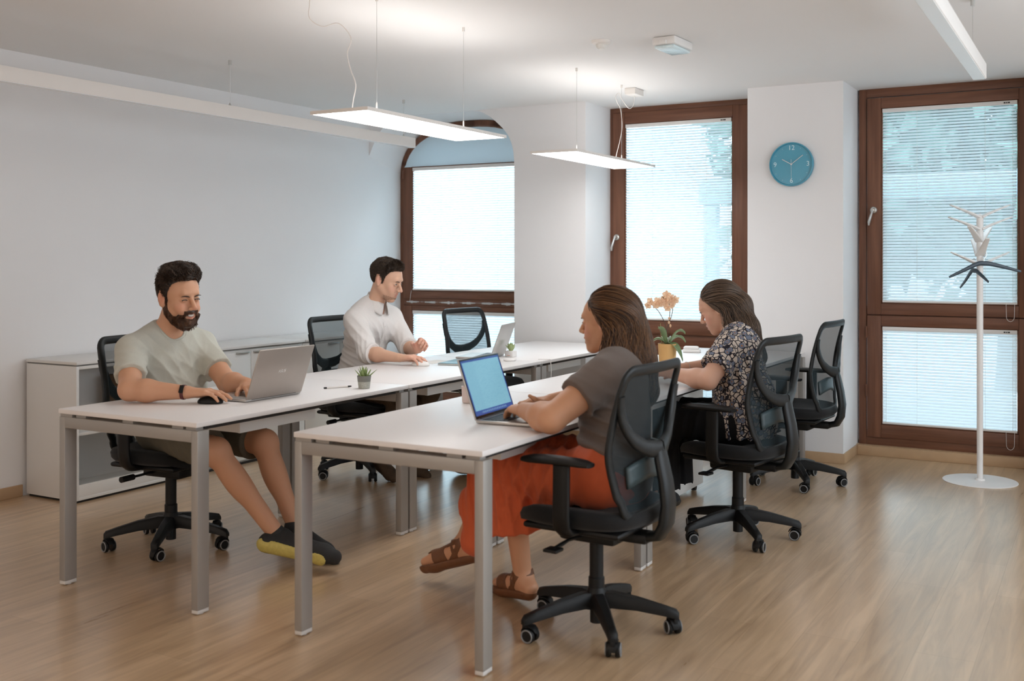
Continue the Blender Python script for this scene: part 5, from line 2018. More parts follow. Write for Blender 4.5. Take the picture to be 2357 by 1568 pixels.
# ------------------------------------------------------------------ 4 woman in a floral blouse
def floral():
    m = bpy.data.materials.new('floral_print')
    m.use_nodes = True
    nt = m.node_tree
    L = nt.links
    b = nt.nodes['Principled BSDF']
    b.inputs['Roughness'].default_value = .85
    b.inputs['Specular IOR Level'].default_value = .2
    N = nt.nodes.new
    t = N('ShaderNodeTexCoord')
    def math_(op, a, b_=None, c_=None):
        n = N('ShaderNodeMath')
        n.operation = op
        for i, x in enumerate((a, b_, c_)):
            if x is None:
                continue
            if isinstance(x, (int, float)):
                n.inputs[i].default_value = x
            else:
                L.new(x, n.inputs[i])
        return n.outputs[0]
    v = N('ShaderNodeTexVoronoi')
    v.inputs['Scale'].default_value = 29
    v.inputs['Randomness'].default_value = .75
    L.new(t.outputs['Object'], v.inputs['Vector'])
    vm = N('ShaderNodeVectorMath')
    vm.operation = 'SUBTRACT'
    L.new(t.outputs['Object'], vm.inputs[0])
    sc1 = N('ShaderNodeVectorMath')
    sc1.operation = 'SCALE'
    L.new(v.outputs['Position'], sc1.inputs[0])
    sc1.inputs['Scale'].default_value = 1.0
    L.new(sc1.outputs[0], vm.inputs[1])
    sp = N('ShaderNodeSeparateXYZ')
    L.new(vm.outputs[0], sp.inputs[0])
    hor = math_('ADD', sp.outputs['X'], sp.outputs['Y'])
    ang = math_('ARCTAN2', sp.outputs['Z'], hor)
    pet = math_('COSINE', math_('MULTIPLY', ang, 8))
    rad = math_('ADD', v.outputs['Distance'], math_('MULTIPLY', pet, .06))
    r = N('ShaderNodeValToRGB')
    cr = r.color_ramp
    cr.interpolation = 'CONSTANT'
    cr.elements[0].position = 0
    cr.elements[0].color = (.50, .19, .05, 1)
    cr.elements[1].position = .11
    cr.elements[1].color = (.012, .012, .02, 1)
    for ps, cl in ((.13, (.17, .19, .25, 1)), (.39, (.012, .012, .02, 1)), (.46, (.60, .51, .44, 1))):
        e = cr.elements.new(ps)
        e.color = cl
    L.new(rad, r.inputs[0])
    v2 = N('ShaderNodeTexVoronoi')
    v2.inputs['Scale'].default_value = 38
    v2.feature = 'DISTANCE_TO_EDGE'
    L.new(t.outputs['Object'], v2.inputs['Vector'])
    edge = math_('LESS_THAN', v2.outputs['Distance'], .085)
    far = math_('GREATER_THAN', v.outputs['Distance'], .36)
    mx = N('ShaderNodeMix')
    mx.data_type = 'RGBA'
    L.new(math_('MULTIPLY', edge, far), mx.inputs[0])
    L.new(r.outputs[0], mx.inputs[6])
    mx.inputs[7].default_value = (.02, .018, .025, 1)
    L.new(mx.outputs[2], b.inputs['Base Color'])
    return m

def woman_floral():
    rng = np.random.default_rng(11)
    c = A3(-1.735, 5.270, 1.118)
    F = head_frame(186, 26, 0)
    s = .99
    J = dict(neck=A3(-1.640, 5.235, 1.000), pel=A3(-1.555, 5.14, .575), shR=A3(-1.67, 5.40, .915), shL=A3(-1.615, 5.065, .925),
             elL=A3(-1.670, 4.905, .785), wrL=A3(-1.885, 4.990, .800), elR=A3(-1.78, 5.44, .80), wrR=A3(-1.93, 5.25, .80),
             hipL=A3(-1.57, 5.05, .565), hipR=A3(-1.58, 5.24, .565), knL=A3(-2.00, 5.08, .55), knR=A3(-2.00, 5.28, .55),
             anL=A3(-2.05, 5.10, .12), anR=A3(-2.05, 5.30, .12))
    B = Sdf()
    add_torso(B, J, fem=True)
    B.cone(J['neck'] + A3(0, 0, -.03), c + F @ A3(-.02, 0, -.05), .054, .048, .03)
    for q in ('R', 'L'):
        add_arm(B, J['sh' + q], J['el' + q], J['wr' + q], s=1.08)
        add_leg(B, J['hip' + q], J['kn' + q], J['an' + q])
        add_foot(B, J['an' + q], J['an' + q] + A3(-.17, 0, -.09), s=.95)
    w = add_head(B, c, F, s, smile=.5, fem=True)
    add_hand(B, J['wrL'], A3(-.93, .25, -.02), A3(0, 0, -1), A3(.2, 1, 0), .93, curl=(.35, .4, .45, .5), thumb=.35)
    add_hand(B, J['wrR'], A3(-.9, -.35, -.02), A3(0, 0, -1), A3(.3, -1, 0), .93, curl=(.35, .4, .45, .5), thumb=.35)
    V, Fc = B.skin(fine=[(c - .13, c + .13), (J['wrL'] + A3(-.19, -.04, -.03), J['wrL'] + A3(.03, .09, .04))], hf=.003, hc=.0065)
    spots = [(w(.092, 0, -.065), .018 * np.ones(3), (.5, .18, .16), .8), (w(.074, .042, -.03), .030 * np.ones(3), (.70, .34, .26), .6)]
    p = np_obj('person', V, Fc, 'skin', None, skin_tone(V, (.64, .37, .26), spots))
    tag(p, 'long-haired woman in a dark floral blouse and black trousers, bent over her desk', 'person')
    face_bits(p, w, F, s, lid=.8, brow=(.07, .045, .03), brow_th=.0022)
    S = Sdf()
    add_torso(S, J, g=.018, fem=True, belly=.012)
    for q in ('R', 'L'):
        sh, el = J['sh' + q], J['el' + q]
        e = sh + (el - sh) * .66
        S.cone(sh, e + (e - sh) * .2, .078, .088, .035)
        S.halfsub(e, e - sh, .003, e + (e - sh) * .42, .13)
    S.cone(J['pel'] + A3(.0, -.02, .12), J['pel'] + A3(-.01, -.03, -.02), .150, .165, .05)
    S.cone(J['neck'] + A3(-.012, 0, .12), J['neck'] + A3(-.02, 0, .0), .080, .058, .006, 's')
    def hem(P):
        return np.maximum(0, .505 + .035 * np.sin(P[:, 0] * 26 + 1) - P[:, 2]) * 3
    S.half(A3(0, 0, .50), A3(0, 0, -1), .006)
    fd = [(J['pel'] + A3(-.05, -.12, .15), (.9, .4, .2), .06, .018, .22), (J['shL'] + A3(0, -.02, -.1), (1, .3, .3), .05, .010, .14), (J['pel'] + A3(.0, -.12, .0), (1, .3, .1), .05, .018, .16)]
    V, Fc = S.skin(hc=.0055, disp=lambda P: folds(P, fd, 35))
    np_obj('blouse', V, Fc, floral(), p)
    S = Sdf()
    Ft = torso_frame(J)
    S.ell(J['pel'] + A3(-.01, 0, -.04), A3(.125, .170, .100), Ft, .05)
    for q in ('R', 'L'):
        h_, k_ = J['hip' + q], J['kn' + q]
        hm = k_ + A3(.02, 0, -.36)
        S.cone(h_, k_, .108, .088, .06)
        S.cone(k_ + A3(.02, 0, 0), hm, .088, .098, .05)
        S.halfsub(hm + A3(0, 0, .02), A3(0, 0, -1), .004, hm + A3(0, 0, -.12), .16)
    fd = [(J['knL'] + A3(0, 0, -.15), (1, .6, .05), .05, .016, .25), (J['hipL'] * .5 + J['knL'] * .5, (1, .3, -.3), .06, .014, .2)]
    V, Fc = S.skin(hc=.007, disp=lambda P: folds(P, fd, 39))
    np_obj('trousers', V, Fc, mat('black_cloth', (.010, .0095, .010), .9, spec=.2, noise=(60, .1), bump=(400, .3)), p)
    for q in ('R', 'L'):
        an = J['an' + q]
        shoe_mesh(p, an, an + A3(-.17, 0, -.09), 'shoe_k', 'sole_b', A3(0, 0, 1), .95)
    H = Sdf()
    add_head(H, c, F, s, smile=.4, fem=True, ear=False)
    bk, lf, up = -F[:, 0], F[:, 1], F[:, 2]
    Z = A3(0, 0, 1)
    g = [(c + bk * .040 + up * .02, c + bk * .085 - up * .03, .084, .070, .04),
         (c + bk * .06 + lf * .02 - Z * .04, c + A3(.135, -.02, -.10), .075, .062, .04),
         (c + A3(.135, -.02, -.10), c + A3(.215, -.06, -.235), .060, .038, .04),
         (c + lf * .055 + bk * .005 - up * .01, c + lf * .070 + A3(.055, 0, -.11), .040, .040, .04),
         (c + lf * .070 + A3(.055, 0, -.11), c + lf * .06 + A3(.16, -.01, -.20), .038, .03, .04)]
    def hl(L):
        x, y, z = L.T
        return ((z > np.interp(x, [-.13, -.02, .0, .02, .045, .07, .1], [-.08, -.07, -.04, .02, .062, .084, .09])))
    long_hair(p, c, F, s, H, g, rng, (.035, .022, .015), (.24, .15, .095), 5000, hl, lambda L: .36 + .10 * (L[:, 2] > .03), A3(.9, 0, .1), 41, wave=.45)
    watch_c = J['wrR'] + unit(J['elR'] - J['wrR']) * .03
    ax = unit(J['wrR'] - J['elR'])
    a = unit(np.cross(ax, [0, 0, 1]))
    b = np.cross(ax, a)
    MB().tube([tuple(watch_c + .033 * (math.cos(t) * a + math.sin(t) * b)) for t in np.linspace(0, 2 * PI, 30, endpoint=False)], .0014, 6, closed=True).obj('bracelet', 'steel', p)
    finish(p, (-1.56, 5.12, 0))

man_tshirt()
man_shirt()
woman_orange()
woman_floral()

# ================================================================== things on the desks
TZ = .7412
def screen_mat():
    m = bpy.data.materials.new('lit_screen')
    m.use_nodes = True
    nt = m.node_tree
    L = nt.links
    N = nt.nodes.new
    b = nt.nodes['Principled BSDF']
    b.inputs['Base Color'].default_value = (.01, .012, .02, 1)
    b.inputs['Roughness'].default_value = .15
    t = N('ShaderNodeTexCoord')
    sp = N('ShaderNodeSeparateXYZ')
    L.new(t.outputs['Generated'], sp.inputs[0])
    def mth(op, a, b_=None):
        n = N('ShaderNodeMath')
        n.operation = op
        for i, x in enumerate((a, b_)):
            if x is None:
                continue
            if isinstance(x, (int, float)):
                n.inputs[i].default_value = x
            else:
                L.new(x, n.inputs[i])
        return n.outputs[0]
    y, z = sp.outputs['Y'], sp.outputs['Z']
    ey = mth('ABSOLUTE', mth('SUBTRACT', y, .5))
    inner = mth('MULTIPLY', mth('LESS_THAN', ey, .478), mth('MULTIPLY', mth('GREATER_THAN', z, .085), mth('LESS_THAN', z, .965)))
    # lines of writing
    c = N('ShaderNodeCombineXYZ')
    L.new(mth('MULTIPLY', y, 9), c.inputs[0])
    L.new(mth('FLOOR', mth('MULTIPLY', z, 44)), c.inputs[1])
    n = N('ShaderNodeTexNoise')
    n.inputs['Scale'].default_value = 1.7
    n.inputs['Detail'].default_value = 3
    L.new(c.outputs[0], n.inputs['Vector'])
    ln = mth('MULTIPLY', mth('GREATER_THAN', n.outputs['Fac'], .53), mth('LESS_THAN', mth('FRACT', mth('MULTIPLY', z, 44)), .5))
    panel = mth('LESS_THAN', mth('SUBTRACT', 1.0, y), .30)
    a = N('ShaderNodeMix')
    a.data_type = 'RGBA'
    a.inputs[6].default_value = (.15, .32, .40, 1)
    a.inputs[7].default_value = (.12, .27, .36, 1)
    L.new(mth('MAXIMUM', mth('MULTIPLY', ln, .6), mth('MULTIPLY', panel, .3)), a.inputs[0])
    b2 = N('ShaderNodeMix')
    b2.data_type = 'RGBA'
    b2.inputs[6].default_value = (.02, .05, .20, 1)
    L.new(inner, b2.inputs[0])
    L.new(a.outputs[2], b2.inputs[7])
    # icon dock
    dock = mth('MULTIPLY', mth('LESS_THAN', mth('ABSOLUTE', mth('SUBTRACT', z, .045)), .018), mth('LESS_THAN', mth('FRACT', mth('MULTIPLY', y, 22)), .7))
    dk = mth('MULTIPLY', dock, mth('LESS_THAN', ey, .33))
    b3 = N('ShaderNodeMix')
    b3.data_type = 'RGBA'
    b3.inputs[7].default_value = (.10, .18, .32, 1)
    L.new(dk, b3.inputs[0])
    L.new(b2.outputs[2], b3.inputs[6])
    L.new(b3.outputs[2], b.inputs['Emission Color'])
    b.inputs['Emission Strength'].default_value = .75
    return m
M['silver'] = mat('laptop_silver', (.50, .48, .46), .38, metal=.6, noise=(30, .02))
M['champagne'] = mat('laptop_champagne', (.40, .35, .31), .42, metal=.45, noise=(30, .02))
M['key'] = mat('laptop_keys', (.05, .055, .06), .5, noise=(90, .1))
M['key_silver'] = mat('laptop_keys_silver', (.38, .37, .36), .5, noise=(90, .1))
M['dark_screen'] = mat('dark_screen', (.012, .013, .016), .12, spec=.6, noise=(9, .1))
def laptop(x, y, yaw, wd, dp, ll, tilt, label, body, keys, screen, logo=None, lid_mat=None):
    root = empty('laptop', (x, y, TZ), R(yaw), label, 'laptop')
    hw = wd / 2
    base = MB().box(-dp, .004, -hw, hw, .002, .014, .004).obj('base', body, root)
    for sx in (-dp + .02, -.02):
        pass
    k = MB()
    k.box(-dp * .50, -dp * .06, -hw + .012, hw - .012, .0138, .0143)
    k.obj('keyboard_tray', body if keys == 'key_silver' else 'key', base)
    k = MB()
    rows, cols = 6, 15
    for r_ in range(rows):
        for c_ in range(cols):
            a = -dp * .49 + (dp * .42) * r_ / rows
            b_ = -hw + .016 + (wd - .032) * c_ / cols
            k.box(a + .0015, a + dp * .42 / rows - .0015, b_ + .0012, b_ + (wd - .032) / cols - .0012, .0143, .0158)
    k.obj('keyboard', keys, base)
    MB().box(-dp * .93, -dp * .56, -.055, .055, .0138, .0146, .0004).obj('touchpad', body, base)
    T = Matrix.Translation((.002, 0, .012)) @ Matrix.Rotation(R(tilt), 4, 'Y')
    lid = MB().box(0, .0065, -hw, hw, 0, ll, .003, mtx=T).obj('lid', lid_mat or body, root)
    m_ = MB().box(-.0008, .0003, -hw + .004, hw - .004, .004, ll - .004, mtx=T)
    bz = m_.obj('bezel', 'dark_screen', lid, smooth=0)
    s_ = MB().box(-.0014, -.0006, -hw + .010, hw - .010, .014, ll - .010)
    so = s_.obj('screen', screen, lid, smooth=0)
    so.matrix_local = T
    h = MB().tube([(.001, -hw * .8, .012), (.001, hw * .8, .012)], .005, 10)
    h.obj('hinge', 'key', root)
    if logo:
        P = T @ Matrix.Translation((.0068, 0, ll * .52)) @ Matrix.Rotation(R(90), 4, 'Z') @ Matrix.Rotation(R(90), 4, 'X')
        text_mesh(logo, .021, 'logo', mat('logo_mirror', (.75, .74, .72), .15, metal=.9, noise=(9, .02)), lid, P, .0003, shear=.15)
    return root
laptop(-3.282, 3.644, 0, .363, .243, .236, 20, 'champagne-coloured laptop with a mirror logo on its lid, in front of the bearded man', 'silver', 'key_silver', 'dark_screen', logo='ASUS', lid_mat='champagne')
laptop(-2.105, 3.628, 184.6, .356, .243, .243, 19, 'silver laptop with a lit blue screen, used by the woman in orange trousers', 'silver', 'key', screen_mat())
laptop(-3.400, 5.860, 14, .325, .225, .222, 20, 'thin silver laptop open by the small white-potted plant', 'silver', 'key', 'dark_screen')

def simple(name, o, label, cat, loc, group=None):
    o.location = loc
    return tag(o, label, cat, group)
# mice
def mouse(loc, yaw, m, label):
    root = empty('computer_mouse', loc, R(yaw), label, 'computer mouse')
    S = Sdf()
    S.ell(A3(0, 0, .008), A3(.056, .031, .026), None, .01)
    S.half(A3(0, 0, .001), A3(0, 0, -1), .003)
    V, Fc = S.skin(hc=.003)
    np_obj('shell', V, Fc, m, root)
    MB().tube([(.020, 0, .0315), (.040, 0, .0262)], .0028, 8).obj('wheel', 'key', root)
mouse((-3.398, 3.372, TZ - .001), 28, 'black', 'small black mouse under the hand of the bearded man')
mouse((-3.525, 5.178, TZ - .001), 12, 'white_metal', 'flat white mouse under the hand of the white-shirted man')

# succulents
def aloe():
    root = empty('potted_succulent', (-3.143, 4.132, TZ), 0, 'spiky green succulent in a grey concrete pot on the front desk', 'plant')
    cm = mat('concrete_grey', (.20, .20, .18), .85, noise=(40, .15), bump=(200, .4))
    cl = mat('speckled_concrete', (.42, .42, .37), .85, noise=(160, .3), bump=(200, .4))
    MB().lathe([(0, 0), (.0255, 0), (.027, .002), (.031, .034)], 28, close=False).obj('pot_base', cl, root)
    MB().lathe([(.031, .034), (.034, .060), (.034, .0625), (.031, .0625), (.030, .054), (0, .054)], 28, close=False).obj('pot', cm, root)
    rng = np.random.default_rng(2)
    for i in range(17):
        a = i * 2.4
        lean = .10 + .045 * i
        ln = .050 + rng.uniform(-.006, .008) + (.006 if i < 8 else 0)
        d = Vector((math.cos(a), math.sin(a), 0))
        b0 = d * (.004 + .0010 * i)
        pts = [b0 + Vector((0, 0, .052)) + d * (ln * math.sin(lean) * t ** 1.2) + Vector((0, 0, ln * math.cos(lean) * t)) for t in (0, .25, .5, .75, 1)]
        MB().tube(pts, [.0050, .0056, .0046, .0028, .0006], 8, flat=(1.2, .6), up=tuple(d)).obj('leaf', 'succ', root)
aloe()
def echeveria():
    root = empty('potted_succulent', (-3.344, 5.944, TZ), 0, 'pale green pointed-leaf succulent in a low white pot beside the thin laptop', 'plant')
    MB().box(-.030, .030, -.030, .030, 0, .040, .005).obj('pot', 'white_metal', root)
    MB().box(-.012, .010, -.0308, -.0298, .010, .0125).obj('print', mat('coral_print', (.6, .2, .12), .6, noise=(50, .1)), root)
    for i in range(13):
        a = i * 2.4
        lean = .05 + .05 * i
        ln = .055
        d = Vector((math.cos(a), math.sin(a), 0))
        pts = [Vector((0, 0, .036)) + d * (.002 + ln * math.sin(lean) * t) + Vector((0, 0, ln * math.cos(lean) * t)) for t in (0, .2, .45, .7, .9, 1)]
        MB().tube(pts, [.006, .0105, .0125, .0095, .004, .0006], 8, flat=(1.1, .35), up=tuple(d)).obj('leaf', mat('pale_leaf', (.36, .44, .20), .45, noise=(60, .2)) if i == 0 else bpy.data.materials['pale_leaf'], root)
echeveria()

# orchid
def orchid():
    root = empty('potted_orchid', (-2.319, 6.058, TZ), 0, 'peach-coloured orchid in a yellow pot on the desk by the middle window', 'plant')
    MB().lathe([(0, 0), (.048, 0), (.050, .003), (.057, .118), (.053, .118), (.050, .105), (0, .105)], 36, close=False).obj('pot', mat('ochre_pot', (.62, .36, .13), .55, noise=(20, .04)), root)
    MB().lathe([(.0505, .104), (.03, .112), (0, .114)], 20, close=False).obj('bark', mat('bark_mix', (.05, .035, .025), .95, noise=(90, .5), bump=(200, 1)), root)
    rng = np.random.default_rng(4)
    rx = Vector((.872, .489, 0))     # roughly across the view, just plant shape
    dp = Vector((-.489, .872, 0))
    def leaf(dirv, ln, rise, droop, wd, name='leaf'):
        d = dirv.normalized()
        sd = d.cross(Vector((0, 0, 1))).normalized()
        def f(u, v_):
            c = d * (.008 + ln * u * .92) + Vector((0, 0, .112 + rise * math.sin(u * PI * .6) - droop * u ** 2.2))
            w_ = wd * math.sin(min(1, u * 1.02 + .04) * PI) ** .6
            x = (2 * v_ - 1)
            return c + sd * (x * w_) + Vector((0, 0, .012 * x * x))
        o = MB().grid(f, 12, 6).obj(name, 'leaf', root, smooth=80)
        sm = o.modifiers.new('thickness', 'SOLIDIFY')
        sm.thickness = .002
    leaf(-rx + dp * .2, .13, .07, .13, .030)
    leaf(rx * .9 - dp * .3, .11, .10, .03, .028)
    leaf(rx * .55 - dp * .6, .12, .02, .115, .028)
    leaf(rx + dp * .4, .13, .07, .06, .022)
    leaf(-rx * .4 - dp * .3, .075, .10, .0, .026)
    leaf(dp, .10, .06, .06, .03)
    st = []
    def stem(pts, name='stem'):
        P = smooth_path([Vector(p) for p in pts], 5)
        MB().tube(P, .0022, 6).obj(name, mat('orchid_stem', (.10, .07, .05), .6, noise=(60, .3)), root)
        return P
    def v(r, d, z): return rx * r + dp * d + Vector((0, 0, z))
    s1 = stem([v(0, 0, .11), v(-.01, 0, .22), v(-.045, 0, .30), v(-.085, 0, .345), v(-.115, .01, .36)])
    s2 = stem([v(.01, 0, .11), v(.01, 0, .23), v(.015, 0, .30), v(.01, 0, .36), v(-.03, 0, .40)])
    s3 = stem([v(.005, .01, .11), v(.0, .02, .2), v(.03, .02, .29), v(.035, .02, .36), v(.02, .02, .40)])
    MB().tube([v(-.035, 0, .10), v(-.042, 0, .24)], .0018, 6).obj('support_stick', mat('bamboo', (.3, .3, .1), .6, noise=(50, .1)), root)
    def flower(c, nrm, r):
        q = Vector(nrm).normalized()
        a = q.orthogonal().normalized()
        b = q.cross(a)
        m = MB()
        for k in range(5):
            t = 2 * PI * k / 5 + .3
            d = a * math.cos(t) + b * math.sin(t)
            e = a * -math.sin(t) + b * math.cos(t)
            wd = r * (.52 if k in (1, 4) else .34)
            def f(u, v_, d=d, e=e, wd=wd):
                x = 2 * v_ - 1
                return Vector(c) + d * (r * u) + e * (x * wd * math.sin(min(1, .12 + u * .85) * PI) ** .7) + q * (.004 * math.sin(u * PI) - .006 * x * x)
            m.grid(f, 5, 4)
        m.sphere(Vector(c) + q * .004, r * .16, 6)
        o = m.obj('flower', 'petal', root, smooth=80)
    spots = [(-.105, 0, .372), (-.118, .01, .350), (-.062, 0, .375), (-.072, 0, .352), (-.034, 0, .372), (-.015, .01, .392), (-.012, 0, .362), (.010, 0, .382), (.034, .01, .372), (.028, 0, .350), (-.006, -.01, .415), (.018, .02, .400), (.0, 0, .335), (.048, .01, .385), (-.045, .01, .358)]
    for (a, b_, z) in spots:
        n_ = -dp + rx * rng.uniform(-.7, .7) + Vector((0, 0, rng.uniform(-.3, .4)))
        flower(v(a, b_ - .01, z), n_, rng.uniform(.022, .028))
    for (a, b_, z) in ((.012, 0, .27), (.010, 0, .245), (.018, 0, .225)):
        MB().sphere(v(a, b_, z), .007, 6, (1, 1, 1.5)).obj('bud', 'petal', root, smooth=80)
orchid()

# small things on the desks
o = MB()
o.box(-.060, .060, -.036, .036, 0, .022, .009, 3)
o.box(-.055, .050, -.030, .030, .018, .042, .014, 3)
simple('x', o.obj('white_case', 'white_metal', smooth=60), 'small white rounded case on the desk right of the orchid', 'case', (-2.44, 6.83, TZ)).rotation_euler = (0, 0, R(18))
o = MB().lathe([(0, 0), (.036, 0), (.040, .004), (.040, .010), (.034, .015), (.0, .016)], 32)
simple('x', o.obj('charging_puck', 'white_metal', smooth=50), 'round flat white puck on the far desk in front of the small white-potted plant', 'charger', (-3.215, 5.70, TZ))
o = MB().lathe([(0, 0), (.026, 0), (.030, .004), (.033, .072), (.030, .072), (.027, .008), (0, .008)], 28, close=False)
simple('x', o.obj('paper_cup', mat('pinkish_cup', (.72, .60, .56), .6, noise=(30, .03)), smooth=50), 'pale cup half hidden behind the lit blue laptop screen', 'cup', (-2.43, 3.945, TZ))
pen = empty('pen', (-3.265, 4.085, TZ), R(62), 'clear pen with dark ends lying beside the concrete plant pot', 'pen')
MB().tube([(-.06, 0, .0045), (.05, 0, .0045)], .0040, 10).obj('barrel', 'foot', pen)
MB().tube([(.05, 0, .0045), (.066, 0, .0045), (.072, 0, .0045)], [.0040, .0034, .0008], 10).obj('tip', 'black', pen)
MB().tube([(-.074, 0, .0045), (-.06, 0, .0045)], .0043, 10).obj('cap', 'black', pen)
nb = empty('notebook', (-3.385, 5.42, TZ), R(10), 'dark teal closed notebook between the white mouse and the thin laptop', 'notebook')
MB().box(-.105, .105, -.135, .135, 0, .002, .0008).obj('back_cover', mat('teal_cover', (.04, .12, .14), .35, noise=(20, .05)), nb)
MB().box(-.102, .102, -.132, .132, .002, .009).obj('pages', mat('paper', (.75, .74, .71), .8, noise=(50, .03)), nb)
MB().box(-.105, .105, -.135, .135, .009, .011, .0008).obj('front_cover', mat('teal_front', (.05, .15, .18), .32, noise=(20, .05)), nb)
pw = MB().box(-.07, .07, -.10, .10, 0, .0012)
simple('x', pw.obj('sheet_of_paper', bpy.data.materials['paper']), 'loose sheet of white paper beyond the white mouse', 'paper', (-3.58, 5.42, TZ)).rotation_euler = (0, 0, R(-8))

# drawer unit under the right-hand row
du = empty('drawer_unit', (-2.30, 5.80, 0), 0, 'white drawer unit under the desk in front of the floral-bloused woman', 'drawer unit')
MB().box(-.21, .21, -.235, .25, .04, .60, .002).obj('carcass', 'cab', du)
for k in range(3):
    z0 = .05 + k * .183
    d_ = MB().box(-.208, .208, -.254, -.236, z0, z0 + .177, .002).obj('drawer', 'cab', du)
    MB().box(.02, .17, -.268, -.255, z0 + .135, z0 + .148, .003).obj('handle', 'cab', d_)
for sx in (-.17, .17):
    for sy in (-.19, .20):
        MB().tube([(sx - .012, sy, .022), (sx + .012, sy, .022)], .0215, 14).obj('wheel', 'black', du)

# black bag under the far end of the left row
S = Sdf()
S.cone((-.10, 0, .10), (.10, 0, .10), .10, .09, .04)
S.cone((-.09, 0, .24), (.07, .01, .25), .075, .065, .06)
S.half(A3(0, 0, .002), A3(0, 0, -1), .02)
V, Fc = S.skin(hc=.007, disp=lambda P: .006 * noise3(P, 18, 3))
bagr = empty('backpack', (-3.47, 5.76, 0), R(15), 'black bag standing on the floor under the left row of desks', 'bag')
np_obj('bag_body', V, Fc, mat('bag_nylon', (.008, .008, .009), .7, noise=(30, .2), bump=(120, .4)), bagr)
MB().tube(smooth_path([(-.05, -.02, .30), (-.02, -.02, .355), (.03, -.02, .355), (.05, -.02, .305)], 5), .008, 8).obj('strap', 'black', bagr)
# white power cable hanging off the far left desk
pc = MB()
pc.tube(smooth_path([(-3.10, 5.86, .7435), (-3.035, 5.875, .7445), (-3.024, 5.88, .735), (-3.022, 5.885, .65), (-3.028, 5.87, .50), (-3.02, 5.86, .35), (-3.05, 5.88, .15), (-3.15, 5.95, .006), (-3.3, 6.1, .005)], 6), .0026, 8)
tag(pc.obj('power_cable', 'white_metal'), 'thin white cable hanging over the edge of the far left desk', 'cable')
# @@END

# ------------------------------------------------------------------ outside, seen through the blinds
struct(MB().box(-40, 25, YW + .25, 45, -.5, -.15).obj('ground_outside', mat('street', (.35, .36, .36), .9, noise=(1, .1)), smooth=0))
def house(x0, x1, y, h, col, label, win):
    root = empty('building', ((x0 + x1) / 2, y, 0), 0, label, 'building')
    hw = (x1 - x0) / 2
    MB().box(-hw, hw, 0, 4, -.2, h).obj('facade', mat('facade', col, .9, noise=(.6, .12)), root, smooth=0)
    gm = mat('house_glass', (.25, .33, .36), .2, noise=(1, .2))
    for (a, b_, c, d) in win:
        f_ = MB().box(a - (x0 + x1) / 2, b_ - (x0 + x1) / 2, -.06, .02, c, d).obj('window', gm, root, smooth=0)
house(-14.5, -4.6, 17.0, 9, (.46, .50, .51), 'pale building across the street seen through the blinds', [(-11.35, -10.85, .2, 6.5), (-7.0, -6.4, 3.3, 4.6), (-5.5, -4.9, 3.2, 5.0), (-5.6, -4.9, -.1, 1.7)])
house(-4.3, 6.0, 20.0, 2.3, (.45, .55, .6), 'low grey-blue building behind the trees outside the door window', [(-3.4, -2.6, .6, 1.6), (-1.4, -.6, .6, 1.6)])
bmr = empty('garden_beam', (-1.2, 9.2, -.15), 0, 'grey-blue horizontal beam on posts outside the door window', 'beam')
bmm = mat('beam_paint', (.16, .26, .31), .7, noise=(3, .08))
MB().box(-2.0, 2.2, -.08, .08, 2.02, 2.23, .004).obj('crossbeam', bmm, bmr)
for bx_ in (-1.9, 2.1):
    MB().box(bx_ - .06, bx_ + .06, -.06, .06, 0, 2.02, .004).obj('post', bmm, bmr)
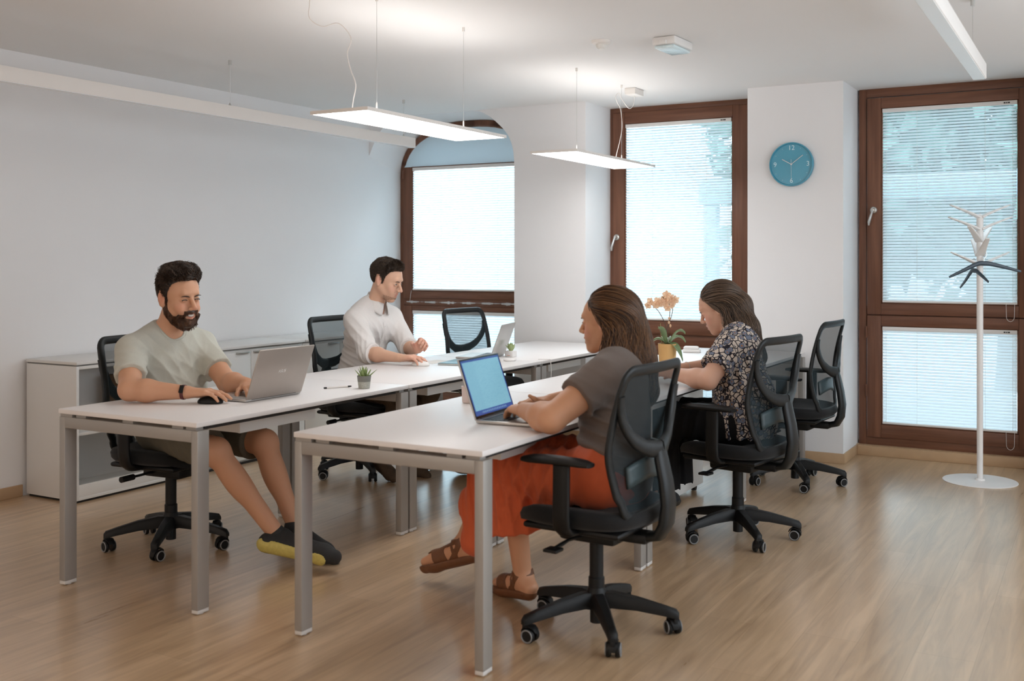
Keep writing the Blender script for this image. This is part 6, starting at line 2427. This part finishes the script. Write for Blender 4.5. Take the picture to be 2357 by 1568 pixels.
def tree(x, y, h, rad, label, seed):
    rng = np.random.default_rng(seed)
    root = empty('street_tree', (x, y, -.15), 0, label, 'tree', 'trees in the street outside the door window')
    MB().tube([(0, 0, 0), (.05, .02, h * .3), (-.05, 0, h * .6), (0, 0, h * .8)], [.13, .10, .08, .03], 8).obj('trunk', mat('bark', (.12, .09, .07), .9, noise=(9, .3)), root)
    n = 6000
    d = rng.normal(size=(n, 3))
    d /= np.linalg.norm(d, axis=1)[:, None]
    r = rng.uniform(.35, 1, n) ** .6 * (1 + .25 * np.sin(d[:, 0] * 5 + seed) * np.cos(d[:, 2] * 6))
    c = d * r[:, None] * np.array([rad, rad, h * .42]) + np.array([0, 0, h * .62])
    q = rng.normal(size=(n, 3, 3)) * .10
    V = (c[:, None, :] + q).reshape(-1, 3)
    me = bpy.data.meshes.new('crown')
    me.from_pydata(V.tolist(), [], [(3 * i, 3 * i + 1, 3 * i + 2) for i in range(n)])
    me.materials.append(mat('foliage', (.07, .15, .13), .7, noise=(2, .5)))
    o = bpy.data.objects.new('crown', me)
    COL.objects.link(o)
    o.parent = root
tree(-2.35, 10.7, 4.6, 1.12, 'leafy street tree outside the door window, nearer to the clock pier', 1)
tree(.15, 10.7, 4.8, 1.05, 'leafy street tree outside the door window, farther from the clock pier', 2)
tree(-1.0, 13.4, 4.6, 1.25, 'street tree behind the two others outside the door window', 3)

# ------------------------------------------------------------------ every loose piece of these parts becomes a part of its own
def split_islands(o):
    bm = bmesh.new()
    bm.from_mesh(o.data)
    bm.verts.ensure_lookup_table()
    seen = set()
    groups = []
    for v in bm.verts:
        if v.index in seen:
            continue
        st, g = [v], set()
        while st:
            x = st.pop()
            if x.index in g:
                continue
            g.add(x.index)
            st += [e.other_vert(x) for e in x.link_edges]
        seen |= g
        groups.append(g)
    bm.free()
    if len(groups) < 2:
        return
    for g in groups:
        b = bmesh.new()
        b.from_mesh(o.data)
        b.verts.ensure_lookup_table()
        bmesh.ops.delete(b, geom=[v for v in b.verts if v.index not in g], context='VERTS')
        me = bpy.data.meshes.new(o.name)
        b.to_mesh(me)
        b.free()
        for m in o.data.materials:
            me.materials.append(m)
        n = bpy.data.objects.new(o.name.split('.')[0], me)
        COL.objects.link(n)
        n.parent = o.parent
        n.matrix_local = o.matrix_local.copy()
    bpy.data.objects.remove(o)
SPLIT = ('underframe', 'spacer', 'frame_post', 'frame_rail', 'sash', 'sash_rail', 'lower_sash', 'lower_sash_rail', 'hinge', 'ladder_cord', 'wheel_ring', 'glazing_bead')
for o in [o for o in list(COL.objects) if o.type == 'MESH' and o.name.split('.')[0] in SPLIT]:
    split_islands(o)
